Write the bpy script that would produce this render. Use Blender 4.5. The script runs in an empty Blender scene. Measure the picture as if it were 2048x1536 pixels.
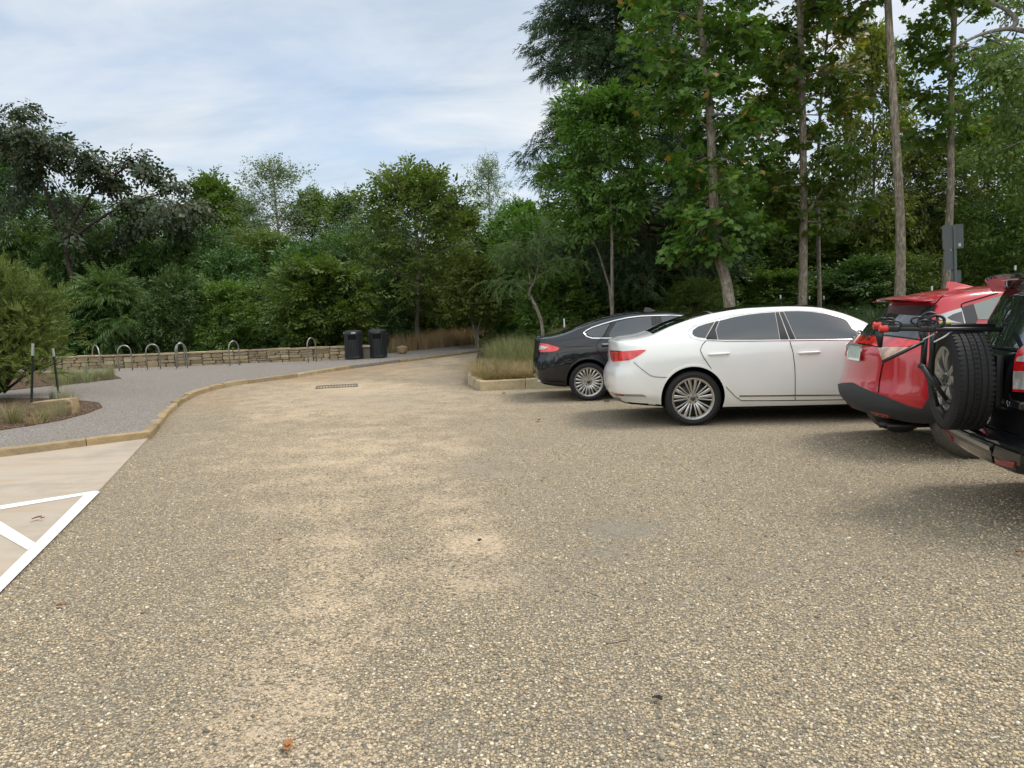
import bpy, bmesh, math, random
import numpy as np
from mathutils import Vector, Matrix
from mathutils.bvhtree import BVHTree
R = math.radians
scene = bpy.context.scene
COL = scene.collection

# ---------------------------------------------------------------- camera
CAM_H, FPX, PITCH, ROLL = 1.56, 1530.0, math.atan(152/1530.0), R(2.0)
_f = Vector((0, math.cos(PITCH), -math.sin(PITCH)))
_r0 = Vector((1, 0, 0)); _u0 = Vector((0, math.sin(PITCH), math.cos(PITCH)))
_r = _r0*math.cos(ROLL) - _u0*math.sin(ROLL)
_u = _u0*math.cos(ROLL) + _r0*math.sin(ROLL)
CAM = Vector((0, 0, CAM_H))
cd = bpy.data.cameras.new("camera"); cam = bpy.data.objects.new("camera", cd); COL.objects.link(cam)
cd.sensor_width = 36; cd.lens = 36*FPX/2048; cd.clip_start = .05; cd.clip_end = 3000
mw = Matrix((_r, _u, -_f)).transposed().to_4x4(); mw.translation = CAM
cam.matrix_world = mw
scene.camera = cam

def ray(px, py):
    return _f + _r*((px-1024)/FPX) + _u*((768-py)/FPX)
def P(px, py, z):            # point at depth z (metres along the view axis)
    return CAM + ray(px, py)*z
def G(px, py, h=0.0):        # point on a horizontal plane at height h
    d = ray(px, py)
    return CAM + d*((h-CAM_H)/d.z)
def B(px, depth, h=0.0):     # ground point at a given forward distance under an image column
    # iterate so that the point at height h and world y=depth has column px
    py = 700
    for _ in range(12):
        d = ray(px, py); q = CAM + d*(depth/d.y)
        py += (q.z-h)/depth*FPX
    d = ray(px, py); return CAM + d*(depth/d.y)

# ---------------------------------------------------------------- object helpers
def link(o, parent=None):
    COL.objects.link(o)
    if parent is not None: o.parent = parent
    return o
def tag(o, label=None, cat=None, group=None, kind=None):
    if label: o['label'] = label
    if cat: o['category'] = cat
    if group: o['group'] = group
    if kind: o['kind'] = kind
    return o
def empty(name, loc=(0, 0, 0), rz=0.0, label=None, cat=None, group=None):
    o = bpy.data.objects.new(name, None); o.empty_display_size = .2
    o.location = loc; o.rotation_euler = (0, 0, rz)
    return tag(link(o), label, cat, group)
def obj(name, me, mats=None, parent=None, smooth=False, loc=None):
    o = bpy.data.objects.new(name, me)
    if mats is not None:
        for m in (mats if isinstance(mats, (list, tuple)) else [mats]): me.materials.append(m)
    if smooth: me.shade_smooth()
    if loc is not None: o.location = loc
    return link(o, parent)
def pymesh(name, v, f):
    me = bpy.data.meshes.new(name); me.from_pydata([tuple(a) for a in v], [], f); me.update(); return me
def polymesh(name, V):
    """V: (polygons, n, 3) array, every polygon with its own vertices"""
    k, n = V.shape[:2]
    me = bpy.data.meshes.new(name)
    me.vertices.add(k*n); me.vertices.foreach_set('co', V.reshape(-1).astype(np.float32))
    me.loops.add(k*n); me.loops.foreach_set('vertex_index', np.arange(k*n, dtype=np.int32))
    me.polygons.add(k); me.polygons.foreach_set('loop_start', np.arange(0, k*n, n, dtype=np.int32))
    me.update(calc_edges=True)
    return me
def copy_tree(o, parent=None):
    c = o.copy(); COL.objects.link(c)
    if parent is not None: c.parent = parent
    for ch in list(o.children): copy_tree(ch, c)
    return c

class MB:
    """collects simple solids into one mesh"""
    def __init__(s): s.v = []; s.f = []
    def add(s, v, f):
        n = len(s.v); s.v += [tuple(a) for a in v]; s.f += [[i+n for i in q] for q in f]; return s
    def box(s, c, d, m=None, bev=0.0):
        x, y, z = d[0]/2, d[1]/2, d[2]/2
        if bev <= 0:
            v = [Vector((i*x, j*y, k*z)) for i in (-1, 1) for j in (-1, 1) for k in (-1, 1)]
            f = [(0, 1, 3, 2), (4, 6, 7, 5), (0, 4, 5, 1), (2, 3, 7, 6), (0, 2, 6, 4), (1, 5, 7, 3)]
        else:
            bm = bmesh.new(); bmesh.ops.create_cube(bm, size=1)
            bmesh.ops.scale(bm, vec=(2*x, 2*y, 2*z), verts=bm.verts)
            bmesh.ops.bevel(bm, geom=bm.edges[:], offset=bev, segments=2, affect='EDGES', profile=.6)
            bm.verts.index_update(); v = [w.co.copy() for w in bm.verts]; f = [[w.index for w in p.verts] for p in bm.faces]; bm.free()
        v = [(m @ a if m is not None else a) + Vector(c) for a in v]
        return s.add(v, f)
    def tube(s, pts, r, n=8, cap=True):
        pts = [Vector(p) for p in pts]; rs = r if isinstance(r, (list, tuple)) else [r]*len(pts)
        v = []; f = []; ref = None
        for i, p in enumerate(pts):
            t = (pts[min(i+1, len(pts)-1)] - pts[max(i-1, 0)]).normalized()
            if ref is None: ref = t.cross(Vector((0, 0, 1)) if abs(t.z) < .9 else Vector((1, 0, 0))).normalized()
            ref = (ref - t*ref.dot(t)).normalized(); b = t.cross(ref)
            for k in range(n):
                a = 2*math.pi*k/n; v.append(p + (ref*math.cos(a) + b*math.sin(a))*rs[i])
        for i in range(len(pts)-1):
            for k in range(n):
                f.append((i*n+k, i*n+(k+1) % n, (i+1)*n+(k+1) % n, (i+1)*n+k))
        if cap: f.append(list(range(n))[::-1]); f.append([(len(pts)-1)*n+k for k in range(n)])
        return s.add(v, f)
    def lathe(s, prof, n=48, m=None, closed=False):
        """prof: (r, a) pairs revolved round the local y axis; m maps to place"""
        v = []; f = []; k = len(prof)
        for i in range(n):
            a = 2*math.pi*i/n
            for (r, h) in prof: v.append(Vector((r*math.cos(a), h, r*math.sin(a))))
        for i in range(n):
            for j in range(k if closed else k-1):
                j2 = (j+1) % k
                f.append((i*k+j, i*k+j2, ((i+1) % n)*k+j2, ((i+1) % n)*k+j))
        if m is not None: v = [m @ a for a in v]
        return s.add(v, f)
    def prism(s, poly, h0, h1, m=None):
        """poly in local xy, extruded along z"""
        n = len(poly); v = [Vector((p[0], p[1], h0)) for p in poly] + [Vector((p[0], p[1], h1)) for p in poly]
        f = [list(range(n))[::-1], list(range(n, 2*n))] + [(i, (i+1) % n, n+(i+1) % n, n+i) for i in range(n)]
        if m is not None: v = [m @ a for a in v]
        return s.add(v, f)
    def mesh(s, name): return pymesh(name, s.v, s.f)
    def build(s, name, mat, parent=None, smooth=False, loc=None, angle=None):
        me = s.mesh(name); o = obj(name, me, mat, parent, smooth, loc)
        if angle is not None: me.set_sharp_from_angle(angle=R(angle))
        return o

# ---------------------------------------------------------------- materials
class NT:
    def __init__(s, name):
        s.m = bpy.data.materials.new(name); s.m.use_nodes = True; s.t = s.m.node_tree; s.t.nodes.clear()
        s.out = s.n('ShaderNodeOutputMaterial')
    def n(s, typ, **kw):
        o = s.t.nodes.new(typ)
        for k, v in kw.items(): setattr(o, k, v)
        return o
    def l(s, a, b): s.t.links.new(a, b)
    def val(s, sock, v):
        if hasattr(v, 'is_linked') or isinstance(v, bpy.types.NodeSocket): s.l(v, sock)
        else: sock.default_value = v
    def math(s, op, a, b=0.0, c=None, clamp=False):
        o = s.n('ShaderNodeMath', operation=op, use_clamp=clamp); s.val(o.inputs[0], a); s.val(o.inputs[1], b)
        if c is not None: s.val(o.inputs[2], c)
        return o.outputs[0]
    def ramp(s, fac, stops, interp='LINEAR'):
        o = s.n('ShaderNodeValToRGB'); o.color_ramp.interpolation = interp
        e = o.color_ramp.elements
        while len(e) > 1: e.remove(e[-1])
        for i, (p, c) in enumerate(stops):
            el = e[0] if i == 0 else e.new(p)
            el.position = p; el.color = c if len(c) == 4 else (*c, 1)
        s.val(o.inputs[0], fac); return o.outputs[0]
    def mix(s, fac, a, b, blend='MIX'):
        o = s.n('ShaderNodeMix', data_type='RGBA', blend_type=blend); s.val(o.inputs[0], fac)
        s.val(o.inputs[6], a if not isinstance(a, tuple) else (*a[:3], 1)); s.val(o.inputs[7], b if not isinstance(b, tuple) else (*b[:3], 1))
        return o.outputs[2]
    def noise(s, vec, scale, detail=3, rough=.55, dist=0.0):
        o = s.n('ShaderNodeTexNoise'); o.inputs['Scale'].default_value = scale; o.inputs['Detail'].default_value = detail
        o.inputs['Roughness'].default_value = rough; o.inputs['Distortion'].default_value = dist
        if vec is not None: s.l(vec, o.inputs['Vector'])
        return o.outputs['Fac']
    def voro(s, vec, scale, feature='F1', rand=1.0):
        o = s.n('ShaderNodeTexVoronoi', feature=feature); o.inputs['Scale'].default_value = scale; o.inputs['Randomness'].default_value = rand
        if vec is not None: s.l(vec, o.inputs['Vector'])
        return o
    def pos(s): return s.n('ShaderNodeNewGeometry').outputs['Position']
    def objco(s): return s.n('ShaderNodeTexCoord').outputs['Object']
    def bump(s, h, dist, strength=1.0, normal=None):
        o = s.n('ShaderNodeBump'); o.inputs['Strength'].default_value = strength; o.inputs['Distance'].default_value = dist
        s.l(h, o.inputs['Height'])
        if normal is not None: s.l(normal, o.inputs['Normal'])
        return o.outputs[0]
    def bsdf(s, col, rough=.6, spec=.5, metal=0.0, normal=None, coat=0.0, coat_rough=.03, **kw):
        o = s.n('ShaderNodeBsdfPrincipled'); s.val(o.inputs['Base Color'], col if not isinstance(col, tuple) else (*col[:3], 1))
        s.val(o.inputs['Roughness'], rough); o.inputs['Specular IOR Level'].default_value = spec; s.val(o.inputs['Metallic'], metal)
        o.inputs['Coat Weight'].default_value = coat; o.inputs['Coat Roughness'].default_value = coat_rough
        if normal is not None: s.l(normal, o.inputs['Normal'])
        for k, v in kw.items(): s.val(o.inputs[k.replace('_', ' ')], v)
        s.l(o.outputs[0], s.out.inputs[0]); return o

def simple(name, col, rough=.6, spec=.5, metal=0.0, var=.12, nscale=14, coat=0.0, bump=0.0, **kw):
    t = NT(name); p = t.objco(); nz = t.noise(p, nscale, 4)
    c = t.mix(nz, tuple(a*(1-var) for a in col), tuple(min(1, a*(1+var)) for a in col))
    nr = t.bump(t.noise(p, nscale*6, 3), bump) if bump else None
    t.bsdf(c, rough, spec, metal, nr, coat, **kw); return t.m

def paint(name, col, metal=0.0, rough=.35, flake=.06, coat=1.0, dust=.0, spec=.5):
    t = NT(name); p = t.objco()
    fl = t.noise(p, 900, 1)
    c = t.mix(fl, tuple(a*(1-flake) for a in col), tuple(min(1, a*(1+flake)) for a in col))
    if dust:                       # road dust settled low on the bodywork
        z = t.n('ShaderNodeSeparateXYZ'); t.l(p, z.inputs[0])
        d = t.math('MULTIPLY', t.ramp(z.outputs[2], [(.15, (1, 1, 1)), (.75, (0, 0, 0))]), t.noise(p, 5, 5))
        c = t.mix(t.math('MULTIPLY', d, dust), c, (.30, .25, .19))
    nr = t.bump(t.noise(p, 7, 2), .0012, .25)
    t.bsdf(c, rough, spec, metal, nr, coat, .03); return t.m

def leaf_mat(name, tones, transl=.3, rough=.45, spec=.35, hue=0.03, val=.25, patch=None, gain=1.36):
    tones = [(a, tuple(min(.8, x*gain) for x in c)) for a, c in tones]; patch = tuple(min(.8, x*gain) for x in patch) if patch else tones[-1][1]
    t = NT(name); geo = t.n('ShaderNodeNewGeometry'); oi = t.n('ShaderNodeObjectInfo')
    c = t.ramp(geo.outputs['Random Per Island'], tones)
    hs = t.n('ShaderNodeHueSaturation')
    t.l(t.math('MULTIPLY_ADD', oi.outputs['Random'], hue, .5-hue/2), hs.inputs['Hue'])
    t.l(t.math('MULTIPLY_ADD', oi.outputs['Random'], val, 1-val/2), hs.inputs['Value'])
    # patches of different leaf colour through the crown (young and old growth)
    nz = t.noise(geo.outputs['Position'], .55, 2)
    c2 = t.mix(t.ramp(nz, [(.35, (0, 0, 0)), (.65, (1, 1, 1))]), c, t.mix(.65, c, patch))
    t.l(c2, hs.inputs['Color'])
    b = t.bsdf(hs.outputs[0], rough, spec)
    tr = t.n('ShaderNodeBsdfTranslucent'); 
    tc = t.mix(1.0, hs.outputs[0], (1.15, 1.25, .55), 'MULTIPLY'); t.l(tc, tr.inputs[0])
    mx = t.n('ShaderNodeMixShader'); mx.inputs[0].default_value = transl
    t.l(b.outputs[0], mx.inputs[1]); t.l(tr.outputs[0], mx.inputs[2]); t.l(mx.outputs[0], t.out.inputs[0])
    return t.m

def bark_mat(name, a, b, scale=9, lich=None):
    t = NT(name); p = t.objco()
    mp = t.n('ShaderNodeMapping'); mp.inputs['Scale'].default_value = (1, 1, .22); t.l(p, mp.inputs[0])
    v = t.noise(mp.outputs[0], scale*3, 8, .72)
    c = t.ramp(v, [(.36, tuple(x*.6 for x in a)), (.47, a), (.6, b)])
    c = t.mix(t.ramp(t.noise(p, 2.6, 3), [(.4, (0, 0, 0)), (.6, (.6,)*3)]), c, a)
    if lich: c = t.mix(t.ramp(t.noise(p, 5, 5), [(.56, (0, 0, 0)), (.66, (1, 1, 1))]), c, lich)
    t.bsdf(c, .9, .2, normal=t.bump(v, .03, .9)); return t.m

M = {}
# ---------------------------------------------------------------- world and sun
SUN_EL, SUN_AZ = R(60), R(78)          # azimuth measured from the view direction (+y) towards +x
w = bpy.data.worlds.new("World"); scene.world = w; w.use_nodes = True
wt = w.node_tree; wt.nodes.clear()
def wn(t, **k):
    o = wt.nodes.new(t)
    for a, b in k.items(): setattr(o, a, b)
    return o
def wl(a, b): wt.links.new(a, b)
wo = wn('ShaderNodeOutputWorld'); bg = wn('ShaderNodeBackground'); bg.inputs[1].default_value = .1; wl(bg.outputs[0], wo.inputs[0])
sky = wn('ShaderNodeTexSky', sky_type='NISHITA', sun_disc=False, sun_elevation=SUN_EL, sun_rotation=SUN_AZ, air_density=1.0, dust_density=1.2, ozone_density=1.0)
tc = wn('ShaderNodeTexCoord'); sx = wn('ShaderNodeSeparateXYZ'); wl(tc.outputs['Generated'], sx.inputs[0])
def wm(op, a, b=0.0, clamp=False):
    o = wn('ShaderNodeMath', operation=op, use_clamp=clamp)
    for i, q in enumerate((a, b)):
        if isinstance(q, (int, float)): o.inputs[i].default_value = q
        else: wl(q, o.inputs[i])
    return o.outputs[0]
zz = wm('ADD', wm('MAXIMUM', sx.outputs[2], 0.0), .16)
cx = wn('ShaderNodeCombineXYZ'); wl(wm('DIVIDE', sx.outputs[0], zz), cx.inputs[0]); wl(wm('DIVIDE', sx.outputs[1], zz), cx.inputs[1])
def wnoise(scale, detail, rough, off, dist=0.0, sc=(1, 1, 1), rot=0.0):
    mp = wn('ShaderNodeMapping'); mp.inputs['Location'].default_value = off; mp.inputs['Scale'].default_value = sc; mp.inputs['Rotation'].default_value = (0, 0, rot); wl(cx.outputs[0], mp.inputs[0])
    o = wn('ShaderNodeTexNoise'); o.inputs['Scale'].default_value = scale; o.inputs['Detail'].default_value = detail; o.inputs['Roughness'].default_value = rough; o.inputs['Distortion'].default_value = dist
    wl(mp.outputs[0], o.inputs['Vector']); return o.outputs['Fac']
def wramp(f, stops):
    o = wn('ShaderNodeValToRGB'); e = o.color_ramp.elements
    while len(e) > 1: e.remove(e[-1])
    for i, (p, c) in enumerate(stops):
        el = e[0] if i == 0 else e.new(p); el.position = p; el.color = (*c, 1)
    wl(f, o.inputs[0]); return o.outputs[0]
def wmix(f, a, b):
    o = wn('ShaderNodeMix', data_type='RGBA')
    if isinstance(f, float): o.inputs[0].default_value = f
    else: wl(f, o.inputs[0])
    for i, q in ((6, a), (7, b)):
        if isinstance(q, tuple): o.inputs[i].default_value = (*q, 1)
        else: wl(q, o.inputs[i])
    return o.outputs[2]
# cloud sheet: broad pale veil, thicker grey streaks, soft openings of blue
veil = wramp(wnoise(.75, 5, .55, (3.1, 1.3, 0), .4, (1, 1.4, 1), .5), [(.36, (.42,)*3), (.60, (1, 1, 1))])
ccol = wramp(wnoise(1.3, 6, .6, (7.7, 2.2, 0), .5, (1, 1.7, 1), .35), [(.33, (4.4, 5.1, 5.95)), (.5, (5.6, 6.15, 6.7)), (.68, (6.8, 7.0, 7.2))])
mul = wn('ShaderNodeMix', data_type='RGBA', blend_type='MULTIPLY'); mul.inputs[0].default_value = 1
wl(sky.outputs[0], mul.inputs[6]); mul.inputs[7].default_value = (1.25, 1.3, 1.32, 1)
# added glow: unseen clouds behind the viewer brightened and warmed to light near sides
dt = wn('ShaderNodeVectorMath', operation='DOT_PRODUCT'); wl(tc.outputs['Generated'], dt.inputs[0]); dt.inputs[1].default_value = (-.25, -.80, .545)
gl = wramp(dt.outputs['Value'], [(.0, (1, 1, 1)), (.12, (1, 1, 1)), (.8, (2.25, 2.1, 1.85)), (1, (2.4, 2.22, 1.92))])
mg = wn('ShaderNodeMix', data_type='RGBA', blend_type='MULTIPLY'); mg.inputs[0].default_value = 1; wl(wmix(veil, mul.outputs[2], ccol), mg.inputs[6]); wl(gl, mg.inputs[7])
wl(mg.outputs[2], bg.inputs[0])
sd = bpy.data.lights.new("sun", 'SUN'); sd.energy = 1.9; sd.angle = R(20); sd.color = (1, .94, .84)
so = bpy.data.objects.new("sun", sd); COL.objects.link(so)
sdir = Vector((math.sin(SUN_AZ)*math.cos(SUN_EL), math.cos(SUN_AZ)*math.cos(SUN_EL), math.sin(SUN_EL)))
so.rotation_euler = sdir.to_track_quat('Z', 'Y').to_euler(); so.location = (10, 10, 40)
vs = scene.view_settings; vs.view_transform = 'Standard'; vs.look = 'None'; vs.gamma = 1; vs.exposure = .42; vs.use_curve_mapping = False
cy = scene.cycles; cy.max_bounces = 7; cy.diffuse_bounces = 3; cy.glossy_bounces = 3; cy.transmission_bounces = 4; cy.transparent_max_bounces = 6
# ================================================================ materials for ground
PEB = [(0.0, (.13, .125, .112)), (.12, (.23, .22, .195)), (.28, (.31, .285, .24)), (.48, (.40, .345, .255)), (.66, (.455, .40, .305)), (.76, (.48, .395, .275)), (.88, (.52, .475, .39)), (1.0, (.72, .69, .62))]
PEB = [(p, (min(.86, c[0]*1.16), min(.80, c[1]*1.06), c[2]*.92)) for p, c in PEB]
def gravel_mat(name, stops, scale, sand, attr=None, bump=.012, tint=None):
    t = NT(name); p = t.pos()
    wob = t.n('ShaderNodeTexNoise'); wob.inputs['Scale'].default_value = scale*.7; t.l(p, wob.inputs['Vector'])
    va = t.n('ShaderNodeVectorMath', operation='MULTIPLY_ADD'); t.l(wob.outputs['Color'], va.inputs[0]); va.inputs[1].default_value = (.35/scale,)*3; t.l(p, va.inputs[2])
    v1 = t.voro(va.outputs[0], scale); v2 = t.voro(va.outputs[0], scale*2.3)
    def rv(v):
        s = t.n('ShaderNodeSeparateColor'); t.l(v.outputs['Color'], s.inputs[0]); return s.outputs[0]
    c1 = t.ramp(rv(v1), stops); c2 = t.ramp(rv(v2), stops)
    sel = t.math('GREATER_THAN', t.math('MULTIPLY', v1.outputs['Distance'], 1.0), .62)
    c = t.mix(t.math('MULTIPLY', sel, .8), c1, c2)
    big = t.noise(p, .55, 4, .6)
    c = t.mix(t.ramp(big, [(.38, (0, 0, 0)), (.68, (.6,)*3)]), c, t.mix(.5, c, (.24, .21, .165)))
    c = t.mix(t.math('MULTIPLY', t.ramp(v1.outputs['Distance'], [(.40, (0, 0, 0)), (.60, (1, 1, 1))]), .72), c, (.185, .16, .12))  # shade in the gaps between pebbles painted into the colour, over dark fines
    h1 = t.math('SUBTRACT', 1.0, t.math('POWER', v1.outputs['Distance'], 2.0)); h2 = t.math('SUBTRACT', 1.0, v2.outputs['Distance'])
    h = t.math('MULTIPLY_ADD', h2, .35, h1)
    fine = t.noise(p, 260, 3, .6)
    sandc = t.mix(fine, tuple(a*.78 for a in sand), tuple(min(1, a*1.2) for a in sand))
    if attr:
        at = t.n('ShaderNodeAttribute', attribute_name=attr); s = t.n('ShaderNodeSeparateColor'); t.l(at.outputs['Color'], s.inputs[0])
        br = t.math('ADD', t.math('MULTIPLY', t.noise(p, 2.2, 6, .68), .9), t.math('MULTIPLY', rv(v1), .35))
        dm = t.math('MULTIPLY', t.ramp(t.math('ADD', s.outputs[0], t.math('MULTIPLY_ADD', br, 1.5, -1.02)), [(.32, (0, 0, 0)), (.85, (1, 1, 1))]), .9)
        gm = t.math('MULTIPLY', t.ramp(t.math('ADD', s.outputs[1], t.math('MULTIPLY_ADD', br, 1.7, -1.15)), [(.30, (0, 0, 0)), (1.0, (1, 1, 1))]), .8)
        pale = t.noise(p, .8, 3)
        sandc = t.mix(t.math('MULTIPLY', pale, .5), sandc, (.56, .43, .30))
        c = t.mix(dm, c, sandc)
        c = t.mix(gm, c, t.mix(fine, (.20, .185, .155), (.32, .295, .25)))
        # orange wash silt
        c = t.mix(t.math('MULTIPLY', s.outputs[2], t.ramp(br, [(.4, (0, 0, 0)), (.8, (1, 1, 1))])), c, (.47, .30, .17))
        flat = t.math('MAXIMUM', dm, gm)
        h = t.math('MULTIPLY', h, t.math('MULTIPLY_ADD', flat, -.75, 1.0))
    if tint: c = t.mix(.35, c, tint)
    h = t.math('MULTIPLY_ADD', fine, .12, h)
    t.bsdf(c, .93, .22, normal=t.bump(h, bump, 1.0)); return t.m

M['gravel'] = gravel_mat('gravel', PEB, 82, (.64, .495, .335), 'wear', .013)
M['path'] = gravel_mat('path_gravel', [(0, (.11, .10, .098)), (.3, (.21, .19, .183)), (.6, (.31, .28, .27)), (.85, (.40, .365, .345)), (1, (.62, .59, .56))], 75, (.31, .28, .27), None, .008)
t = NT('loose_pebbles'); g = t.n('ShaderNodeNewGeometry'); t.bsdf(t.ramp(g.outputs['Random Per Island'], PEB), .85, .3); M['pebble'] = t.m
t = NT('earth'); p = t.pos()
c = t.ramp(t.noise(p, 1.7, 8, .7), [(.3, (.035, .028, .018)), (.5, (.075, .058, .036)), (.7, (.115, .085, .05))])
c = t.mix(t.ramp(t.noise(p, .35, 5, .6), [(.45, (0, 0, 0)), (.6, (1, 1, 1))]), c, t.mix(t.noise(p, 30, 3), (.03, .045, .015), (.075, .09, .03)))
t.bsdf(c, .95, .15, normal=t.bump(t.noise(p, 24, 8, .7), .05)); M['earth'] = t.m
t = NT('mulch'); p = t.pos()
v = t.voro(None, 55); mp = t.n('ShaderNodeMapping'); mp.inputs['Scale'].default_value = (1, .45, 1); mp.inputs['Rotation'].default_value = (0, 0, .7); t.l(p, mp.inputs[0]); t.l(mp.outputs[0], v.inputs['Vector'])
s = t.n('ShaderNodeSeparateColor'); t.l(v.outputs['Color'], s.inputs[0])
c = t.ramp(s.outputs[0], [(0, (.045, .03, .022)), (.5, (.11, .07, .045)), (.85, (.19, .125, .08)), (1, (.30, .23, .16))])
t.bsdf(c, .95, .15, normal=t.bump(t.math('SUBTRACT', 1.0, v.outputs['Distance']), .03)); M['mulch'] = t.m
t = NT('concrete'); p = t.pos()
c = t.mix(t.noise(p, 1.3, 6, .62), (.375, .315, .25), (.485, .415, .335))
mp = t.n('ShaderNodeMapping'); mp.inputs['Scale'].default_value = (.5, 3, 1); mp.inputs['Rotation'].default_value = (0, 0, -.2); t.l(p, mp.inputs[0])
c = t.mix(t.math('MULTIPLY', t.ramp(t.noise(mp.outputs[0], 1.4, 6, .65), [(.48, (0, 0, 0)), (.68, (1, 1, 1))]), .6), c, (.40, .28, .18))
c = t.mix(t.math('MULTIPLY', t.ramp(t.noise(p, .9, 7, .7), [(.5, (0, 0, 0)), (.66, (1, 1, 1))]), .45), c, (.26, .225, .185))
c = t.mix(t.math('MULTIPLY', t.ramp(t.noise(p, 90, 2), [(.62, (0, 0, 0)), (.72, (1, 1, 1))]), .35), c, (.3, .25, .2))
t.bsdf(c, .85, .3, normal=t.bump(t.noise(p, 60, 4), .003)); M['concrete'] = t.m
t = NT('line_paint'); p = t.pos()
wv = t.ramp(t.noise(p, 38, 5, .7), [(.565, (0, 0, 0)), (.70, (1, 1, 1))])
c = t.mix(wv, t.mix(t.noise(p, 6, 4), (.76, .76, .74), (.86, .86, .85)), (.55, .47, .38)); t.bsdf(c, .6, .4, normal=t.bump(t.noise(p, 70, 3), .002)); M['line'] = t.m
def stone_mat(name, tones, var_scale=6, bump=.02):
    t = NT(name); p = t.pos(); g = t.n('ShaderNodeNewGeometry')
    c = t.ramp(g.outputs['Random Per Island'], tones)
    c = t.mix(t.ramp(t.noise(p, var_scale, 6, .65), [(.35, (0, 0, 0)), (.7, (.8,)*3)]), c, t.mix(.55, c, (.12, .10, .075)))
    c = t.mix(t.math('MULTIPLY', t.ramp(t.noise(p, var_scale*1.7, 4), [(.58, (0, 0, 0)), (.68, (1, 1, 1))]), .5), c, (.42, .27, .12))
    t.bsdf(c, .9, .25, normal=t.bump(t.noise(p, var_scale*5, 7, .65), bump)); return t.m
M['kerb'] = stone_mat('kerb_stone', [(0, (.30, .215, .115)), (.4, (.42, .31, .17)), (.75, (.36, .285, .18)), (1, (.52, .41, .25))], 5)
M['wallstone'] = stone_mat('wall_stone', [(0, (.24, .185, .12)), (.25, (.38, .30, .19)), (.5, (.45, .345, .205)), (.75, (.34, .28, .20)), (1, (.58, .47, .31))], 4)
M['mortar'] = simple('wall_core', (.15, .125, .095), .95)
M['edge'] = stone_mat('edging_stone', [(0, (.56, .46, .28)), (.5, (.62, .54, .38)), (1, (.66, .60, .47))], 4, .012)

# ================================================================ terrain
def sstep(a, b, x):
    t = np.clip((x-a)/(b-a), 0, 1); return t*t*(3-2*t)
def hgt(x, y):
    """bank behind the parked cars, flat elsewhere; falls away behind the stone wall"""
    x = np.asarray(x, float); y = np.asarray(y, float)
    bank = .55*sstep(7.0, 11.0, x)*sstep(3, 7, y) 
    bank = np.maximum(bank, .55*sstep(15.2, 19.5, y)*sstep(-.6, 4.0, x))
    far = 3.5*sstep(45, 110, y)
    return bank + far - .03
xs = np.concatenate([np.linspace(-400, -40, 16), np.linspace(-36, 44, 81), np.linspace(50, 400, 16)])
ys = np.concatenate([np.linspace(-40, -2, 5), np.linspace(0, 60, 61), np.linspace(66, 700, 30)])
XX, YY = np.meshgrid(xs, ys); ZZ = hgt(XX, YY)
nx = len(xs)
ground = obj('ground', pymesh('ground', np.stack([XX, YY, ZZ], -1).reshape(-1, 3), [(j*nx+i, j*nx+i+1, (j+1)*nx+i+1, (j+1)*nx+i) for j in range(len(ys)-1) for i in range(nx-1)]), M['earth'], smooth=True)
tag(ground, kind='structure')
def gz(x, y): return float(hgt(x, y))

# ---- gravel lot with wear painted as a map attribute (dust, packed grey silt, orange wash)
PATHZ = .09
kerb_px = [(985, 697), (945, 703), (900, 708.5), (850, 715), (801, 721), (750, 728), (700, 734), (650, 741), (600, 749.5), (540, 757), (476, 765), (430, 774), (394, 785), (364, 801), (340, 822), (322, 845), (303, 869)]
kerb_w = [G(a, b, .06) for a, b in kerb_px]
kerb_corner = kerb_w[-1]
kerb_left = G(-500, 972, .05)
GX, GY = np.meshgrid(np.arange(-14, 12.6, .14), np.arange(-3, 46, .14))
gx, gy = GX.ravel(), GY.ravel()
cam_i = np.array(mw.inverted())
pc = np.stack([gx, gy, 0*gx, 1+0*gx], -1) @ cam_i.T
pzz = np.maximum(-pc[:, 2], .3); ppx = 1024+FPX*pc[:, 0]/pzz; ppy = 768-FPX*pc[:, 1]/pzz
infront = (-pc[:, 2] > .5)
def blobs(lst):
    o = np.zeros_like(gx)
    for (a, b, sxx, syy, k) in lst: o = np.maximum(o, k*np.exp(-.5*((ppx-a)/sxx)**2-.5*((ppy-b)/syy)**2))
    return o*infront
dust = blobs([(720, 920, 360, 120, .70), (720, 800, 330, 60, .80), (640, 1150, 290, 140, .52), (1250, 900, 260, 60, .30), (690, 890, 170, 60, .72), (880, 900, 130, 55, .70), (540, 1020, 70, 22, .75), (950, 1085, 75, 40, .92), (800, 1010, 140, 60, .55), (660, 1235, 75, 45, .72), (840, 1160, 60, 30, .5),
              (560, 830, 120, 30, .75), (720, 780, 190, 28, .9), (850, 745, 130, 20, .85), (900, 722, 60, 12, .8), (620, 765, 90, 10, .8), (480, 960, 90, 60, .45), (1050, 830, 150, 35, .42), (330, 1130, 70, 30, .2)])
def track(px_line, wdt, k_):
    o = np.zeros_like(gx); ln = [G(a, b) for a, b in px_line]
    for a, b in zip(ln, ln[1:]):
        dx, dy = b.x-a.x, b.y-a.y; t_ = np.clip(((gx-a.x)*dx+(gy-a.y)*dy)/(dx*dx+dy*dy), 0, 1); o = np.maximum(o, k_*np.exp(-.5*(((gx-a.x-dx*t_)**2+(gy-a.y-dy*t_)**2)/wdt**2)))
    return o
dust = np.maximum(dust, track([(560, 1500), (640, 1250), (690, 1040), (690, 900), (700, 830), (760, 780), (870, 738), (940, 714)], .42, .62))
dust = np.maximum(dust, track([(960, 1180), (930, 1060), (880, 930), (850, 850), (850, 800), (900, 757), (960, 722)], .38, .6))
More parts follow.
